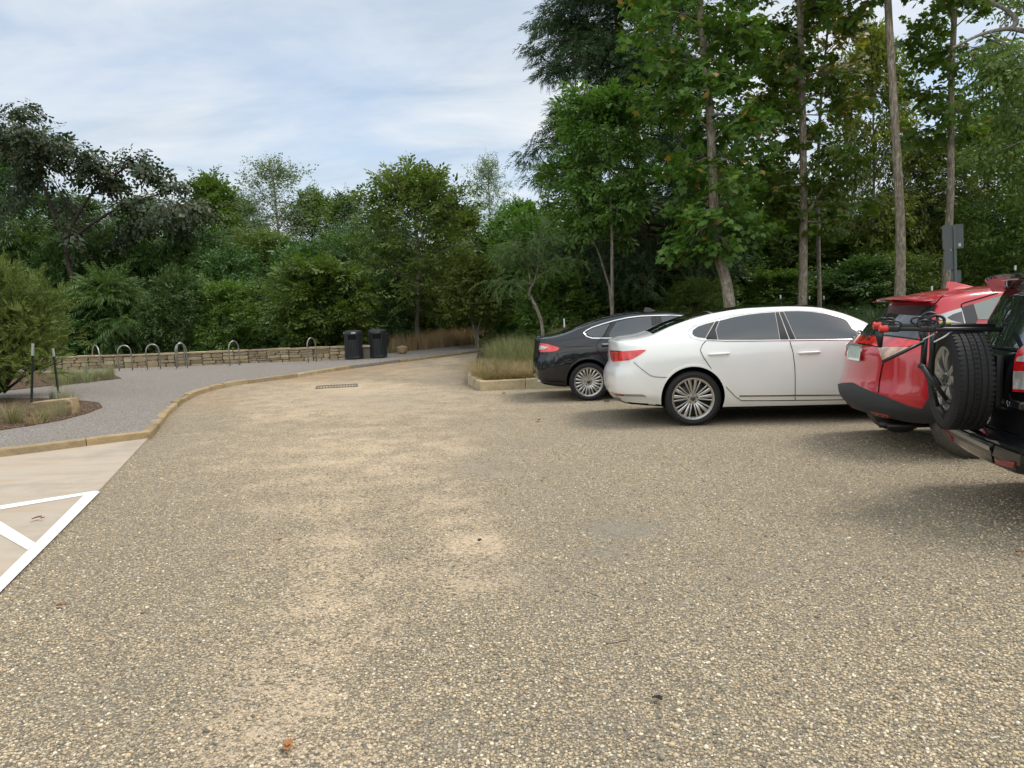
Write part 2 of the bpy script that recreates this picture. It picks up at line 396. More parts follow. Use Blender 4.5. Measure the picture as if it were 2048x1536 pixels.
grey = blobs([(1250, 1056, 75, 17, .95), (970, 935, 95, 24, .7), (1215, 1100, 65, 24, .75), (1120, 1180, 140, 70, .48), (1550, 1150, 300, 90, .42), (250, 1400, 260, 90, .45), (1250, 1440, 260, 60, .36), (1850, 1000, 200, 60, .35), (1040, 1000, 80, 18, .42), (880, 1440, 110, 22, .62), (930, 1490, 100, 18, .6), (780, 800, 160, 26, .62), (880, 760, 70, 18, .6), (930, 1205, 40, 16, .35), (1130, 950, 120, 25, .35), (1080, 1085, 40, 14, .5)])
grey = np.maximum(grey, track([(1400, 1500), (1280, 1200), (1130, 1000), (1000, 900), (930, 830), (900, 790)], .5, .34))
wash = blobs([(560, 757, 100, 7, .9), (660, 745, 80, 6, .9), (750, 735, 60, 5, .9), (800, 742, 60, 8, .5), (430, 800, 40, 20, .4)])
ny, nxg = GX.shape
fq = np.arange(ny*nxg).reshape(ny, nxg)
quads = np.stack([fq[:-1, :-1], fq[:-1, 1:], fq[1:, 1:], fq[1:, :-1]], -1).reshape(-1, 4)
qc = np.stack([gx[quads].mean(1), gy[quads].mean(1)], -1)
# drop quads on the bank (right, behind the cars) but keep the lane running on into the distance
keep = ~((qc[:, 0] > 10.6) | ((qc[:, 1] > 15.6) & (qc[:, 0] > 1.0+.0*(qc[:, 1]))) | ((qc[:, 1] > 30) & (qc[:, 0] > -.4)) )
me = pymesh('gravel_lot', np.stack([gx, gy, 0*gx + .0], -1), quads[keep].tolist())
ca = me.color_attributes.new('wear', 'FLOAT_COLOR', 'POINT')
ca.data.foreach_set('color', np.stack([dust, grey, wash, 1+0*dust], -1).reshape(-1).astype(np.float32))
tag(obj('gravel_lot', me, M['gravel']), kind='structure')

def sheet(name, pts, z, mat, kind='structure', thick=0.0):
    bm = bmesh.new(); vs_ = [bm.verts.new((p[0], p[1], z)) for p in pts]; fc = bm.faces.new(vs_)
    if fc.normal.z < 0: bmesh.ops.reverse_faces(bm, faces=[fc])
    if thick:
        r_ = bmesh.ops.extrude_face_region(bm, geom=[fc]); bmesh.ops.translate(bm, verts=[e for e in r_['geom'] if isinstance(e, bmesh.types.BMVert)], vec=(0, 0, -thick))
    bmesh.ops.recalc_face_normals(bm, faces=bm.faces[:])
    bmesh.ops.triangulate(bm, faces=bm.faces[:])
    me = bpy.data.meshes.new(name); bm.to_mesh(me); bm.free()
    o = obj(name, me, mat); tag(o, kind=kind); return o

# concrete bay and its markings
pad_edge = [G(303, 872), G(202, 980), G(112, 1071), G(22, 1161), G(-60, 1243), G(-250, 1440)]
pad_poly = [kerb_left + Vector((0, .06, 0)), G(305.5, 868.5)] + pad_edge[1:] + [Vector((-9, .2, 0)), Vector((-14, 4, 0))]
sheet('concrete_bay', pad_poly, .016, M['concrete'], thick=.05)
def mark(name, px): return sheet(name, [G(a, b, .02) for a, b in px], .020, M['line'])
mark('border_marking', [(200, 983), (112, 1072), (22, 1162), (-62, 1246), (-245, 1430), (-282, 1430), (-110, 1262), (3, 1152), (88, 1069), (168, 990)])
mark('bay_marking', [(167.5, 990.5), (198, 983.2), (190, 981.5), (0, 1011), (-150, 1034), (-150, 1042), (0, 1019)])
mark('hatch_marking', [(70.5, 1085.5), (55, 1099.5), (0, 1068), (-28, 1052), (-30, 1026.5), (0, 1042)])

# grey path behind the kerb
path_poly = [Vector((p.x-.08, p.y, 0)) for p in kerb_w] + [Vector((kerb_left.x, kerb_left.y+.1, 0)), Vector((-22, 8, 0)), Vector((-24, 26.5, 0)), Vector((-15.5, 26.8, 0)), Vector((-9, 26.5, 0)), Vector((-4.6, 27.0, 0)), Vector((-2.6, 30.6, 0)), Vector((-1.2, 32.6, 0)), Vector((2.5, 36.5, 0)), Vector((6, 38.4, 0)), Vector((6.5, 37.2, 0)), Vector((3, 34.6, 0)), Vector((.4, 31.6, 0))]
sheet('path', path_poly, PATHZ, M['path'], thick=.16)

# kerb: rough sawn stones end to end along the path edge
rk = random.Random(5)
def kerb_run(mb, line, wdt, z0, z1, side, seg=.95, gap=.012, jit=.012):
    pts = [Vector((p[0], p[1], 0)) for p in line]; d = [0]
    for a, b in zip(pts, pts[1:]): d.append(d[-1]+(b-a).length)
    def at(s):
        s = min(max(s, 0), d[-1]-1e-4)
        i = max(k for k in range(len(d)-1) if d[k] <= s); return pts[i].lerp(pts[i+1], (s-d[i])/(d[i+1]-d[i]))
    s = 0
    while s < d[-1]-.15:
        L = min(seg*rk.uniform(.75, 1.2), d[-1]-s); n = max(2, int(L/.22)+1); hj = rk.uniform(-jit, jit)
        v = []; f = []
        for i in range(n+1):
            q = s+gap/2+(L-gap)*i/n; p = at(q); tn = (at(q+.05)-at(q-.05)).normalized(); nr = Vector((-tn.y, tn.x, 0))*side
            j = [rk.uniform(-jit, jit)*.7 for _ in range(4)]; bv = .014
            w = wdt*(1+rk.uniform(-.05, .05))
            ring = [p+Vector((0, 0, z0)), p+nr*j[0]+Vector((0, 0, z1+hj-bv)), p+nr*(bv+j[0])+Vector((0, 0, z1+hj+j[1])), p+nr*(w-bv)+Vector((0, 0, z1+hj+j[2])), p+nr*w+Vector((0, 0, z1+hj-bv)), p+nr*w+Vector((0, 0, z0))]
            v += ring
        for i in range(n):
            for k in range(6): f.append((i*6+k, i*6+(k+1) % 6, (i+1)*6+(k+1) % 6, (i+1)*6+k))
        f.append([0, 1, 2, 3, 4, 5][::-1]); f.append([n*6+k for k in range(6)])
        mb.add(v, f); s += L
km = MB()
kerb_run(km, kerb_w[:5], .12, -.04, .08, -1, seg=1.1)
kerb_run(km, kerb_w[6:], .13, -.04, .094, -1, seg=.8)
kerb_run(km, [kerb_w[-1], kerb_left], .14, -.04, .1, -1, seg=1.0)
k = km.build('kerb', M['kerb']); tag(k, kind='structure')

# planting beds beside the path
bed1 = [G(a, b, PATHZ) for a, b in [(-200, 872), (-60, 867), (0, 861), (60, 852), (123, 841), (175, 827), (205, 815), (198, 806), (150, 800), (80, 797), (0, 797), (-200, 800)]]
bed2 = [G(a, b, PATHZ) for a, b in [(-200, 796), (0, 783), (100, 772), (180, 764), (243, 757), (225, 749), (150, 745), (0, 747), (-200, 752)]]
sheet('planting_bed', bed1, PATHZ+.012, M['mulch'], thick=.03); sheet('planting_bed', bed2, PATHZ+.012, M['mulch'], thick=.03)
# raised bed at the end of the parking row
isl = [G(960, 783), G(1065, 778), G(1180, 775), G(1330, 772)]
isl_edge = [G(946, 745), G(938, 756), G(936, 768), G(960, 782)]
em = MB(); kerb_run(em, isl_edge, .15, -.04, .19, 1, seg=.62, jit=.006); kerb_run(em, [isl_edge[-1], G(1065, 777), G(1250, 774), G(1420, 772)], .15, -.04, .19, 1, seg=.85, jit=.006)
tag(em.build('bed_edging', M['edge']), kind='structure')
isl_poly = [isl_edge[0], isl_edge[1], isl_edge[2], isl_edge[3], G(1065, 777), G(1250, 774), G(1420, 772), Vector((9, 18, 0)), Vector((9, 30, 0)), Vector((3.5, 34, 0)), Vector((.2, 30, 0)), G(952, 716)]
sheet('raised_bed', [Vector((p.x+.05, p.y+.08, 0)) for p in isl_poly], .15, M['earth'], thick=.2)

# loose pebbles lying proud of the packed gravel close by
rg = np.random.default_rng(3)
N = 110000
yy = 1.7 + 6.8*rg.random(N)**1.35; xx = (rg.random(N)*2-1)*(yy*.70+.35)
ix = np.clip(((xx+14)/.14).round().astype(int), 0, nxg-1); iy = np.clip(((yy+3)/.14).round().astype(int), 0, ny-1)
dd = np.maximum(dust, grey).reshape(ny, nxg)[iy, ix]
ok = rg.random(N) > np.clip(dd*1.45-.2, 0, .97)
def in_poly(px_, py_, poly):
    r_ = np.zeros(len(px_), bool); n = len(poly)
    for i in range(n):
        a, b = poly[i], poly[(i+1) % n]
        c_ = ((a[1] > py_) != (b[1] > py_)) & (px_ < (b[0]-a[0])*(py_-a[1])/((b[1]-a[1]) or 1e-9)+a[0]); r_ ^= c_
    return r_
ok &= ~in_poly(xx, yy, [(p.x, p.y) for p in pad_poly]) & ~in_poly(xx, yy, [(p.x, p.y) for p in path_poly])
xx, yy = xx[ok], yy[ok]; n = len(xx)
g_ = (1+5**.5)/2
ico = np.array([(-1, g_, 0), (1, g_, 0), (-1, -g_, 0), (1, -g_, 0), (0, -1, g_), (0, 1, g_), (0, -1, -g_), (0, 1, -g_), (g_, 0, -1), (g_, 0, 1), (-g_, 0, -1), (-g_, 0, 1)])/math.sqrt(1+g_*g_)
icf = np.array([(0, 11, 5), (0, 5, 1), (0, 1, 7), (0, 7, 10), (0, 10, 11), (1, 5, 9), (5, 11, 4), (11, 10, 2), (10, 7, 6), (7, 1, 8), (3, 9, 4), (3, 4, 2), (3, 2, 6), (3, 6, 8), (3, 8, 9), (4, 9, 5), (2, 4, 11), (6, 2, 10), (8, 6, 7), (9, 8, 1)])
rad = .0028+.0052*rg.random(n)**1.7
rad *= np.where(rg.random(n) < .03, 1.5, 1)
S = np.stack([rad*(1+.5*rg.random(n)), rad*(.8+.4*rg.random(n)), rad*(.5+.3*rg.random(n))], -1)
V = ico[None]*S[:, None]*(1+.22*(rg.random((n, 12, 1))-.5))
a = rg.random(n)*6.283; ca_, sa_ = np.cos(a)[:, None], np.sin(a)[:, None]
V = np.stack([V[..., 0]*ca_-V[..., 1]*sa_+xx[:, None], V[..., 0]*sa_+V[..., 1]*ca_+yy[:, None], V[..., 2]+(S[:, 2]*.45)[:, None]], -1)
me = bpy.data.meshes.new('loose_gravel'); me.vertices.add(n*12); me.vertices.foreach_set('co', V.reshape(-1).astype(np.float32))
F = (icf[None]+12*np.arange(n)[:, None, None]).reshape(-1); me.loops.add(len(F)); me.loops.foreach_set('vertex_index', F.astype(np.int32)); me.polygons.add(len(F)//3); me.polygons.foreach_set('loop_start', np.arange(0, len(F), 3, dtype=np.int32))
me.update(calc_edges=True); me.shade_smooth()
tag(obj('loose_gravel', me, M['pebble']), 'loose rounded pebbles of cream, tan and grey strewn over the packed lot', 'gravel', kind='stuff')
# ================================================================ wall, bins, hoops, posts, sign, rocks, litter
rw = random.Random(11)
wall_px = [(60, 742), (140, 740), (219, 737.6), (300, 734.5), (399, 731), (500, 726), (600, 722.5), (689, 719), (743, 717)]
wall_w = [G(a, b, PATHZ) for a, b in wall_px]
wl_ = [Vector((p.x, p.y, 0)) for p in wall_w]
wd = [0]
for a, b in zip(wl_, wl_[1:]): wd.append(wd[-1]+(b-a).length)
def wall_at(s):
    i = max(k for k in range(len(wd)-1) if wd[k] <= max(s, 0)+1e-9 or k == 0); t_ = (s-wd[i])/(wd[i+1]-wd[i])
    p = wl_[i].lerp(wl_[i+1], t_); tn = (wl_[i+1]-wl_[i]).normalized(); return p, tn
WH = .37
def rough_block(mb, s0, s1, z0, z1, d0, d1, j=.012):
    """a rough stone spanning s0..s1 along the wall, z0..z1 up, d0..d1 back from its face"""
    p, tn = wall_at((s0+s1)/2); nr = Vector((tn.y, -tn.x, 0))*1.0           # towards the camera
    bm = bmesh.new(); bmesh.ops.create_cube(bm, size=1)
    bmesh.ops.subdivide_edges(bm, edges=bm.edges[:], cuts=1, use_grid_fill=True)
    L, H_, D = s1-s0, z1-z0, d1-d0
    v = []
    for q in bm.verts:
        c = q.co*2; rr = max(abs(c.x), abs(c.y), abs(c.z)); e = sum(1 for k_ in c if abs(k_) > .9)
        sh = {1: 1.0, 2: .95, 3: .86}.get(e, 1)
        x = c.x*L/2*(sh if e > 1 else 1)+rw.uniform(-j, j); z = c.z*H_/2*(sh if e > 1 else 1)+rw.uniform(-j, j)*.8; y = c.y*D/2*(1+(.03 if e == 1 else 0))+rw.uniform(-j, j)
        v.append(p + tn*x - nr*(y+(d0+d1)/2) + Vector((0, 0, (z0+z1)/2+z)))
    bm.verts.index_update(); mb.add(v, [[w_.index for w_ in f.verts] for f in bm.faces]); bm.free()
root = empty('stone_wall', (wl_[4].x, wl_[4].y, PATHZ), 0, 'low dry stone wall of tan and brown blocks behind the bicycle hoops', 'wall')
T0 = Matrix.Translation(-root.location)
st = MB(); cp = MB(); core = MB()
s = 0
def split(s0, s1, z0, z1):
    L, H_ = s1-s0, z1-z0
    if (L < .5 and H_ < .15) or (L < .42 and H_ < .26 and rw.random() < .5) or H_ < .09:
        if L > .55: m_ = s0+L*rw.uniform(.35, .65); split(s0, m_, z0, z1); split(m_, s1, z0, z1); return
        g_ = .0045; rough_block(st, s0+g_, s1-g_, z0+g_*.7, z1-g_*.7, rw.uniform(-.018, .012), .2); return
    if H_ > .12 and (L < H_*3.2 or rw.random() < .45): m_ = z0+H_*rw.uniform(.35, .65); split(s0, s1, z0, m_); split(s0, s1, m_, z1)
    else: m_ = s0+L*rw.uniform(.35, .65); split(s0, m_, z0, z1); split(m_, s1, z0, z1)
while s < wd[-1]-.3:
    L = min(rw.uniform(.8, 1.6), wd[-1]-s); split(s, s+L, PATHZ-.02, PATHZ+WH); s += L
s = 0
while s < wd[-1]-.2:
    L = min(rw.uniform(.45, .95), wd[-1]-s); rough_block(cp, s+.004, s+L-.004, PATHZ+WH+.003, PATHZ+WH+rw.uniform(.05, .07), -.03, .36, .008); s += L
for i in range(len(wl_)-1):
    a, b = wl_[i], wl_[i+1]; tn = (b-a).normalized(); nr = Vector((-tn.y, tn.x, 0))
    v = [a+nr*.04, b+nr*.04, b+nr*.33, a+nr*.33]; core.add([q+Vector((0, 0, PATHZ-.05)) for q in v]+[q+Vector((0, 0, PATHZ+WH-.006)) for q in v], [(0, 3, 2, 1), (4, 5, 6, 7), (0, 1, 5, 4), (1, 2, 6, 5), (2, 3, 7, 6), (3, 0, 4, 7)])
for nm, mb, mt in (('masonry', st, M['wallstone']), ('coping', cp, M['wallstone']), ('core', core, M['mortar'])):
    me = mb.mesh(nm); me.transform(T0); obj(nm, me, mt, root, smooth=(nm != 'core')); 
    if nm != 'core': me.set_sharp_from_angle(angle=R(55))

# ---- bins: slatted steel drums with a hooded opening
M['binpaint'] = simple('bin_paint', (.022, .024, .028), .42, .5, 0, .2, 9)
M['bindark'] = simple('bin_liner', (.006, .006, .007), .8, .2)
M['sticker'] = simple('sticker', (.62, .63, .62), .5, .4)
def make_bin(label):
    r0_ = empty('litter_bin', (0, 0, 0), 0, label, 'bin', 'pair of slatted litter bins by the wall')
    r_, h_ = .285, .90
    b = MB()
    b.lathe([(0, .02), (r_-.02, .02), (r_+.004, .025), (r_+.008, .07), (r_-.004, .085), (r_-.03, .085), (r_-.03, .03), (0, .03)], 40, Matrix.Rotation(R(90), 4, 'X') if False else Matrix(((1, 0, 0, 0), (0, 0, 1, 0), (0, 1, 0, 0), (0, 0, 0, 1))))
    b.build('base_ring', M['binpaint'], r0_, True, angle=40)
    sl = MB(); ns = 34
    for k_ in range(ns):
        a = 2*math.pi*k_/ns + .05
        front = abs(((a+math.pi/2+math.pi) % (2*math.pi))-math.pi)
        top = h_-.085 if front > .46 else h_-.285
        c_, s_ = math.cos(a), math.sin(a); mt = Matrix(((-s_, c_, 0, 0), (c_, s_, 0, 0), (0, 0, 1, 0), (0, 0, 0, 1)))
        sl.box((c_*r_, s_*r_, (.07+top)/2), (.037, .009, top-.07), mt, .003)
    sl.build('slats', M['binpaint'], r0_)
    ln = MB(); ln.lathe([(r_-.02, .06), (r_-.02, h_-.03)], 32, Matrix(((1, 0, 0, 0), (0, 0, 1, 0), (0, 1, 0, 0), (0, 0, 0, 1)))); ln.build('liner', M['bindark'], r0_, True)
    for (z0, z1) in ((h_-.295, h_-.275), (h_-.11, h_-.085)):
        fr = MB(); n_ = 10; v = []; f = []
        o = len(v)
        for i in range(n_+1):
            a = -math.pi/2-.47+.94*i/n_
            for (rr, z) in ((r_-.012, z0), (r_+.009, z0), (r_+.009, z1), (r_-.012, z1)): v.append((rr*math.cos(a), rr*math.sin(a), z))
        for i in range(n_):
            for k_ in range(4): f.append((o+i*4+k_, o+i*4+(k_+1) % 4, o+(i+1)*4+(k_+1) % 4, o+(i+1)*4+k_))
        fr.add(v, f); fr.build('opening_rim', M['binpaint'], r0_)
    lid = MB(); lid.lathe([(r_-.025, h_-.09), (r_+.012, h_-.088), (r_+.014, h_-.02), (r_+.004, h_), (r_-.05, h_+.022), (r_*.5, h_+.036), (.0005, h_+.042)], 44, Matrix(((1, 0, 0, 0), (0, 0, 1, 0), (0, 1, 0, 0), (0, 0, 0, 1))))
    lid.build('lid', M['binpaint'], r0_, True, angle=35)
    for k_ in range(4):
        a = k_*math.pi/2+.7; ft = MB(); ft.tube([(.2*math.cos(a), .2*math.sin(a), 0), (.2*math.cos(a), .2*math.sin(a), .03)], .02, 8); ft.build('foot', M['binpaint'], r0_)
    return r0_
def band_sticker(a0, a1, z0, z1, rr, parent, mat):
    n_ = 8; v = []; f = []
    for i in range(n_+1):
        a = a0+(a1-a0)*i/n_
        v += [(rr*math.cos(a), rr*math.sin(a), z0), (rr*math.cos(a), rr*math.sin(a), z1)]
    f = [(2*i, 2*i+2, 2*i+3, 2*i+1) for i in range(n_)]
    return obj('sticker', pymesh('sticker', v, f), mat, parent)
b1 = make_bin('black slatted litter bin with a white sticker strip on its lid rim')
b2 = copy_tree(b1); b2['label'] = 'black slatted litter bin with no white strip on its lid, at the wall end'
for b_, px in ((b1, (705.5, 719.3)), (b2, (754.5, 716.8))):
    p = G(*px, PATHZ); b_.location = (p.x, p.y+.25, PATHZ+.002); b_.rotation_euler = (0, 0, R(6))
band_sticker(-math.pi/2-.1, -math.pi/2+.36, .835, .872, .302, b1, M['sticker']); band_sticker(-math.pi/2-1.25, -math.pi/2-1.05, .84, .87, .302, b1, M['sticker'])
M['dull'] = simple('faded_sticker', (.10, .10, .105), .5, .4)
band_sticker(-math.pi/2-.02, -math.pi/2+.3, .835, .872, .302, b2, M['dull'])

# ---- bicycle hoops
M['galv'] = simple('brushed_steel', (.33, .32, .31), .36, .5, .9, .14, 30)
def make_hoop(wd_, h_):
    pts = []
    for i in range(31):
        a = -1+2*i/30; x = wd_/2*math.sin(a*math.pi/2)**1 if False else wd_/2*a
        # rounded arch on nearly straight legs that splay slightly
    n_ = 26
    arch = [(wd_/2*math.cos(math.pi*i/n_), 0, h_-wd_*.62+wd_*.62*math.sin(math.pi*i/n_)) for i in range(n_+1)]
    legs = [(wd_*.5+.0, 0, 0), (wd_*.515, 0, (h_-wd_*.62)*.6)]
    pts = legs + arch + [(-wd_*.515, 0, (h_-wd_*.62)*.6), (-wd_*.47, 0, 0)]
    m_ = MB(); m_.tube(pts, .0195, 12)
    for sx_ in (.5, -.47): m_.tube([(wd_*sx_, 0, 0), (wd_*sx_, 0, .012)], .055, 14)
    return m_.mesh('bicycle_hoop')
hoops = [((181, 737), (208, 739), 'hoop half hidden by the grass clump by the wall'), ((239, 742.5), (264.5, 741), 'steel bicycle hoop just past the end of the grass clump'),
         ((296.5, 740), (319.5, 738.5), 'steel bicycle hoop in the row between two close neighbours'), ((353.5, 738), (375, 736), 'steel bicycle hoop with another standing close behind it'),
         ((356.5, 734.5), (371, 732.5), 'steel bicycle hoop standing close behind another, nearer the wall'), ((460, 732.5), (479.5, 730.5), 'steel bicycle hoop standing apart midway along the stone wall'), ((616.5, 725.5), (633, 723.5), 'lone steel bicycle hoop beside the black litter bins')]
for a, b, lab in hoops:
    p, q = G(*a, PATHZ), G(*b, PATHZ); mid = (p+q)/2; ln = (q-p).length
    d_ = q-p; yaw = math.atan2(d_.y, d_.x)
    o = obj('bicycle_hoop', make_hoop(min(max(ln, .36), .62), .76), M['galv'], None, True)
    o.location = (mid.x, mid.y, PATHZ); o.rotation_euler = (0, 0, yaw)
    tag(o, lab, 'bike stand', 'steel bicycle hoops along the wall')

# ---- steel stakes with white tips
M['tip2'] = simple('weathered_tip', (.36, .37, .34), .6, .4, 0, .3, 40); M['stake'] = simple('stake_green', (.018, .026, .02), .6, .3); M['tip'] = simple('stake_tip', (.72, .73, .70), .6, .4)
def stake(base, top, label, tip=.16, wdt=.034, tipm='tip'):
    r0_ = empty('fence_stake', base, 0, label, 'stake', 'white tipped steel stakes')
    d_ = Vector(top)-Vector(base); L = d_.length
    q = d_.to_track_quat('Z', 'Y'); r0_.rotation_mode = 'QUATERNION'; r0_.rotation_quaternion = q
    sec = [(-wdt/2, -.004), (wdt/2, -.004), (wdt/2, .004), (.004, .004), (.004, wdt*.9), (-.004, wdt*.9), (-.004, .004), (-wdt/2, .004)]
    a = MB().prism(sec, -.05, L-tip); 
    k_ = .25
    while k_ < L-tip-.1: a.box((0, -.009, k_), (.012, .012, .03)); k_ += .12
    a.build('post', M['stake'], r0_)
    sec2 = [(x*1.03, y*1.03) for x, y in sec]
    MB().prism(sec2, L-tip, L).build('tip', M[tipm], r0_)
p = G(64, 812, PATHZ); stake(p, P(67, 687, _f.dot(p-CAM)), 'upright dark stake with a white tip in the juniper bed', .22, .036, 'tip2')
p = G(119, 806, PATHZ); stake(p, P(106, 697, _f.dot(p-CAM)), 'leaning dark stake tied beside the juniper, in front of grass tufts', .15, .038, 'tip2')
for px, y0, y1, dep, lab in ((1127, 637, 672, 20, 'white tipped stake rising behind the black saloon boot lid'), (982, 655, 672, 33, 'small white tipped stake beside the thin multi-stem tree'), (929, 659, 672, 34, 'small white stake end in the brown grass beyond the path'),
                             (1560, 590, 622, 21, 'white tipped stake in the grass behind the white saloon roof'), (1618, 592, 622, 24, 'thin stake seen just past the pale maple trunk over the white saloon'), (1647, 592, 622, 24, 'thin stake in the dark tall grass behind the white saloon'), (1863, 572, 600, 17, 'short white tipped stake above the red car roof'), (2030, 531, 575, 17, 'white tipped stake above the black car roof')):
    tp = P(px, y0, dep); bt = Vector((tp.x+.01, tp.y, gz(tp.x, tp.y)))
    stake(bt, tp, lab, (y1-y0)*dep/FPX*.5 if y0 > 600 else .1)

# ---- road sign seen from behind
M['alum'] = simple('sign_back', (.125, .135, .14), .45, .5, .5, .1, 6); M['signpost'] = simple('sign_post', (.15, .16, .165), .5, .5, .6)
sp = P(1917, 560, 19.0); bz = gz(sp.x, sp.y)
r0_ = empty('road_sign', (sp.x, sp.y, bz), R(-8), 'grey back of a road sign with three plates on one post', 'sign')
r0_.rotation_euler = (0, R(-2.5), R(-10))
k_ = 19.0/FPX; z_of = lambda y_: 1.56-(y_-585)*k_-bz
MB().prism([(-.03, -.004), (.03, -.004), (.03, .03), (.022, .03), (.022, .004), (-.022, .004), (-.022, .03), (-.03, .03)], -.2, z_of(455)).build('post', M['signpost'], r0_)
def plate(x0, x1, y0, y1, nm='plate'):
    xa, xb, za, zb = (x0-1917)*k_, (x1-1917)*k_, z_of(y1), z_of(y0); cr = .035; pl = []
    for (cx_, cz_, a0) in ((xb-cr, zb-cr, 0), (xa+cr, zb-cr, 90), (xa+cr, za+cr, 180), (xb-cr, za+cr, 270)):
        for j in range(5): a = R(a0+22.5*j); pl.append((cx_+cr*math.cos(a), cz_+cr*math.sin(a)))
    mt = Matrix(((1, 0, 0, 0), (0, 0, 1, .036), (0, 1, 0, 0), (0, 0, 0, 1)))
    return MB().prism(pl, 0, .004, mt).build(nm, M['alum'], r0_)
pl = plate(1895, 1934, 450, 498); plate(1897.5, 1921, 501, 539); plate(1909, 1928, 541, 565)
MB().box(((1926.5-1917)*k_, .0335, z_of(491)), (.06, .003, .08)).build('sticker', M['sticker'], pl)

# ---- rocks
M['rock'] = stone_mat('boulder_rock', [(0, (.30, .21, .125)), (.5, (.36, .25, .15)), (1, (.40, .29, .18))], 3, .03)
M['slabrock'] = stone_mat('slab_rock', [(0, (.36, .27, .15)), (1, (.42, .33, .20))], 5, .02)
def rock(name, loc, d, seed, mat, rz, label, flat=.0):
    q = random.Random(seed); bm = bmesh.new(); bmesh.ops.create_icosphere(bm, subdivisions=1, radius=1)
    for v in bm.verts: v.co *= q.uniform(.75, 1.2)
    bmesh.ops.subdivide_edges(bm, edges=bm.edges[:], cuts=3, use_grid_fill=True, fractal=.12, seed=seed)
    if flat:
        for v in bm.verts: v.co.z = max(-flat, min(flat, v.co.z))*(1/flat)
        for v in bm.verts:
            m_ = max(abs(v.co.x), abs(v.co.y)); e = .9/max(m_, .3); v.co.x *= min(1.25, max(e, .8)); v.co.y *= min(1.25, max(e, .8))
    for v in bm.verts: v.co = Vector((v.co.x*d[0]/2, v.co.y*d[1]/2, v.co.z*d[2]/2))
    me = bpy.data.meshes.new(name); bm.to_mesh(me); bm.free()
    o = obj(name, me, mat, None, True); me.set_sharp_from_angle(angle=R(28)); o.location = loc; o.rotation_euler = (0, 0, rz); return tag(o, label, 'rock')
p = G(804, 708, PATHZ); rock('boulder', (p.x, p.y+.2, PATHZ+.12), (.5, .4, .42), 4, M['rock'], .5, 'angular orange brown boulder beside the slender grey tree trunk')
# squared stone slab in the near bed, lying level
p = G(97, 833, PATHZ); bm = bmesh.new(); bmesh.ops.create_cube(bm, size=1); bmesh.ops.subdivide_edges(bm, edges=bm.edges[:], cuts=5, use_grid_fill=True)
q = random.Random(9)
for v in bm.verts:
    c_ = v.co*2; e = sum(1 for a in c_ if abs(a) > .95); sh = (1, 1, .97, .93)[e]
    v.co = Vector((c_.x*.33*sh+q.uniform(-.014, .014), c_.y*.15*sh+q.uniform(-.014, .014), c_.z*.135*sh+q.uniform(-.01, .01)+.02*c_.x))
me = bpy.data.meshes.new('stone_slab'); bm.to_mesh(me); bm.free(); o = obj('stone_slab', me, M['slabrock'], None, True); me.set_sharp_from_angle(angle=R(40))
o.location = (p.x, p.y+.2, PATHZ+.11); o.rotation_euler = (0, 0, .05); tag(o, 'flat topped tan stone block among grass tufts under the juniper', 'rock')

# ---- drain grate set into the lane
M['iron'] = simple('cast_iron', (.17, .15, .12), .7, .4, .3, .3, 20, bump=.002)
p = G(674, 773); r0_ = MB()
for x in (-.42, .42): r0_.box((x, 0, .004), (.05, .62, .016))
for y in (-.285, .285): r0_.box((0, y, .0035), (.79, .05, .016))
for i in range(13): r0_.box((-.36+.06*i, 0, .003), (.026, .52, .012))
o = r0_.build('drain_grate', M['iron'], loc=(p.x, p.y, 0)); o.rotation_euler = (0, 0, R(12)); tag(o, 'dark iron drain grate set flush in the dusty lane', 'drain')

# ---- dead leaves and twigs on the gravel
M['dead'] = simple('dead_leaf', (.21, .085, .045), .75, .3, 0, .35, 25); M['dead2'] = simple('orange_leaf', (.34, .15, .055), .7, .3, 0, .3, 25); M['dead3'] = simple('black_leaf', (.035, .025, .02), .8, .3, 0, .3, 25)
def leaf_litter(px, py, size, mat, seed, label, h=0.0, clump=1):
    q = random.Random(seed); p = G(px, py, h); v = []; f = []
    for c_ in range(clump):
        ox, oy = (q.uniform(-size, size)*.6, q.uniform(-size, size)*.5) if clump > 1 else (0, 0); a0 = q.uniform(0, 6.28); sz = size*q.uniform(.6, 1) if clump > 1 else size
        o = len(v); nseg = 6
        for i in range(nseg+1):
            t_ = i/nseg; wv_ = sz*.36*math.sin(math.pi*min(1, t_*.93+.05))**.8*(1+.35*math.sin(t_*19+seed)); x = sz*(t_-.5); cz = .012+.5*sz*(.35-abs(t_-.5))**2*q.uniform(.8, 1.2)+sz*.2*abs(t_-.5)
            for s_ in (-1, 0, 1):
                y = s_*wv_; z = cz+abs(s_)*sz*.17*q.uniform(.6, 1.3)
                v.append((ox+x*math.cos(a0)-y*math.sin(a0), oy+x*math.sin(a0)+y*math.cos(a0), z))
        for i in range(nseg):
            for k_ in range(2): f.append((o+i*3+k_, o+i*3+k_+1, o+(i+1)*3+k_+1, o+(i+1)*3+k_))
    oo = obj('fallen_leaf', pymesh('fallen_leaf', v, f), mat, None, True); oo.location = (p.x, p.y, h+.004); return tag(oo, label, 'leaf', 'dead leaves lying on the ground')
leaf_litter(590, 1505, .07, M['dead2'], 1, 'curled orange brown leaf lying on gravel at the bottom edge', clump=2)
leaf_litter(113, 1220, .05, M['dead'], 2, 'dark red brown leaf on gravel near the white border stripe corner', clump=2)
leaf_litter(560, 1086, .045, M['dead'], 3, 'small rusty leaf on the dusty patch of the lane')
leaf_litter(959, 1087, .045, M['dead3'], 4, 'small black leaf on a pale dusty patch mid lot')
leaf_litter(1318, 1408, .036, M['dead3'], 5, 'blackened crumpled leaf standing on the gravel', clump=2)
leaf_litter(1078, 843, .09, M['dead2'], 6, 'tan leaf on gravel ahead of the white saloon bumper')
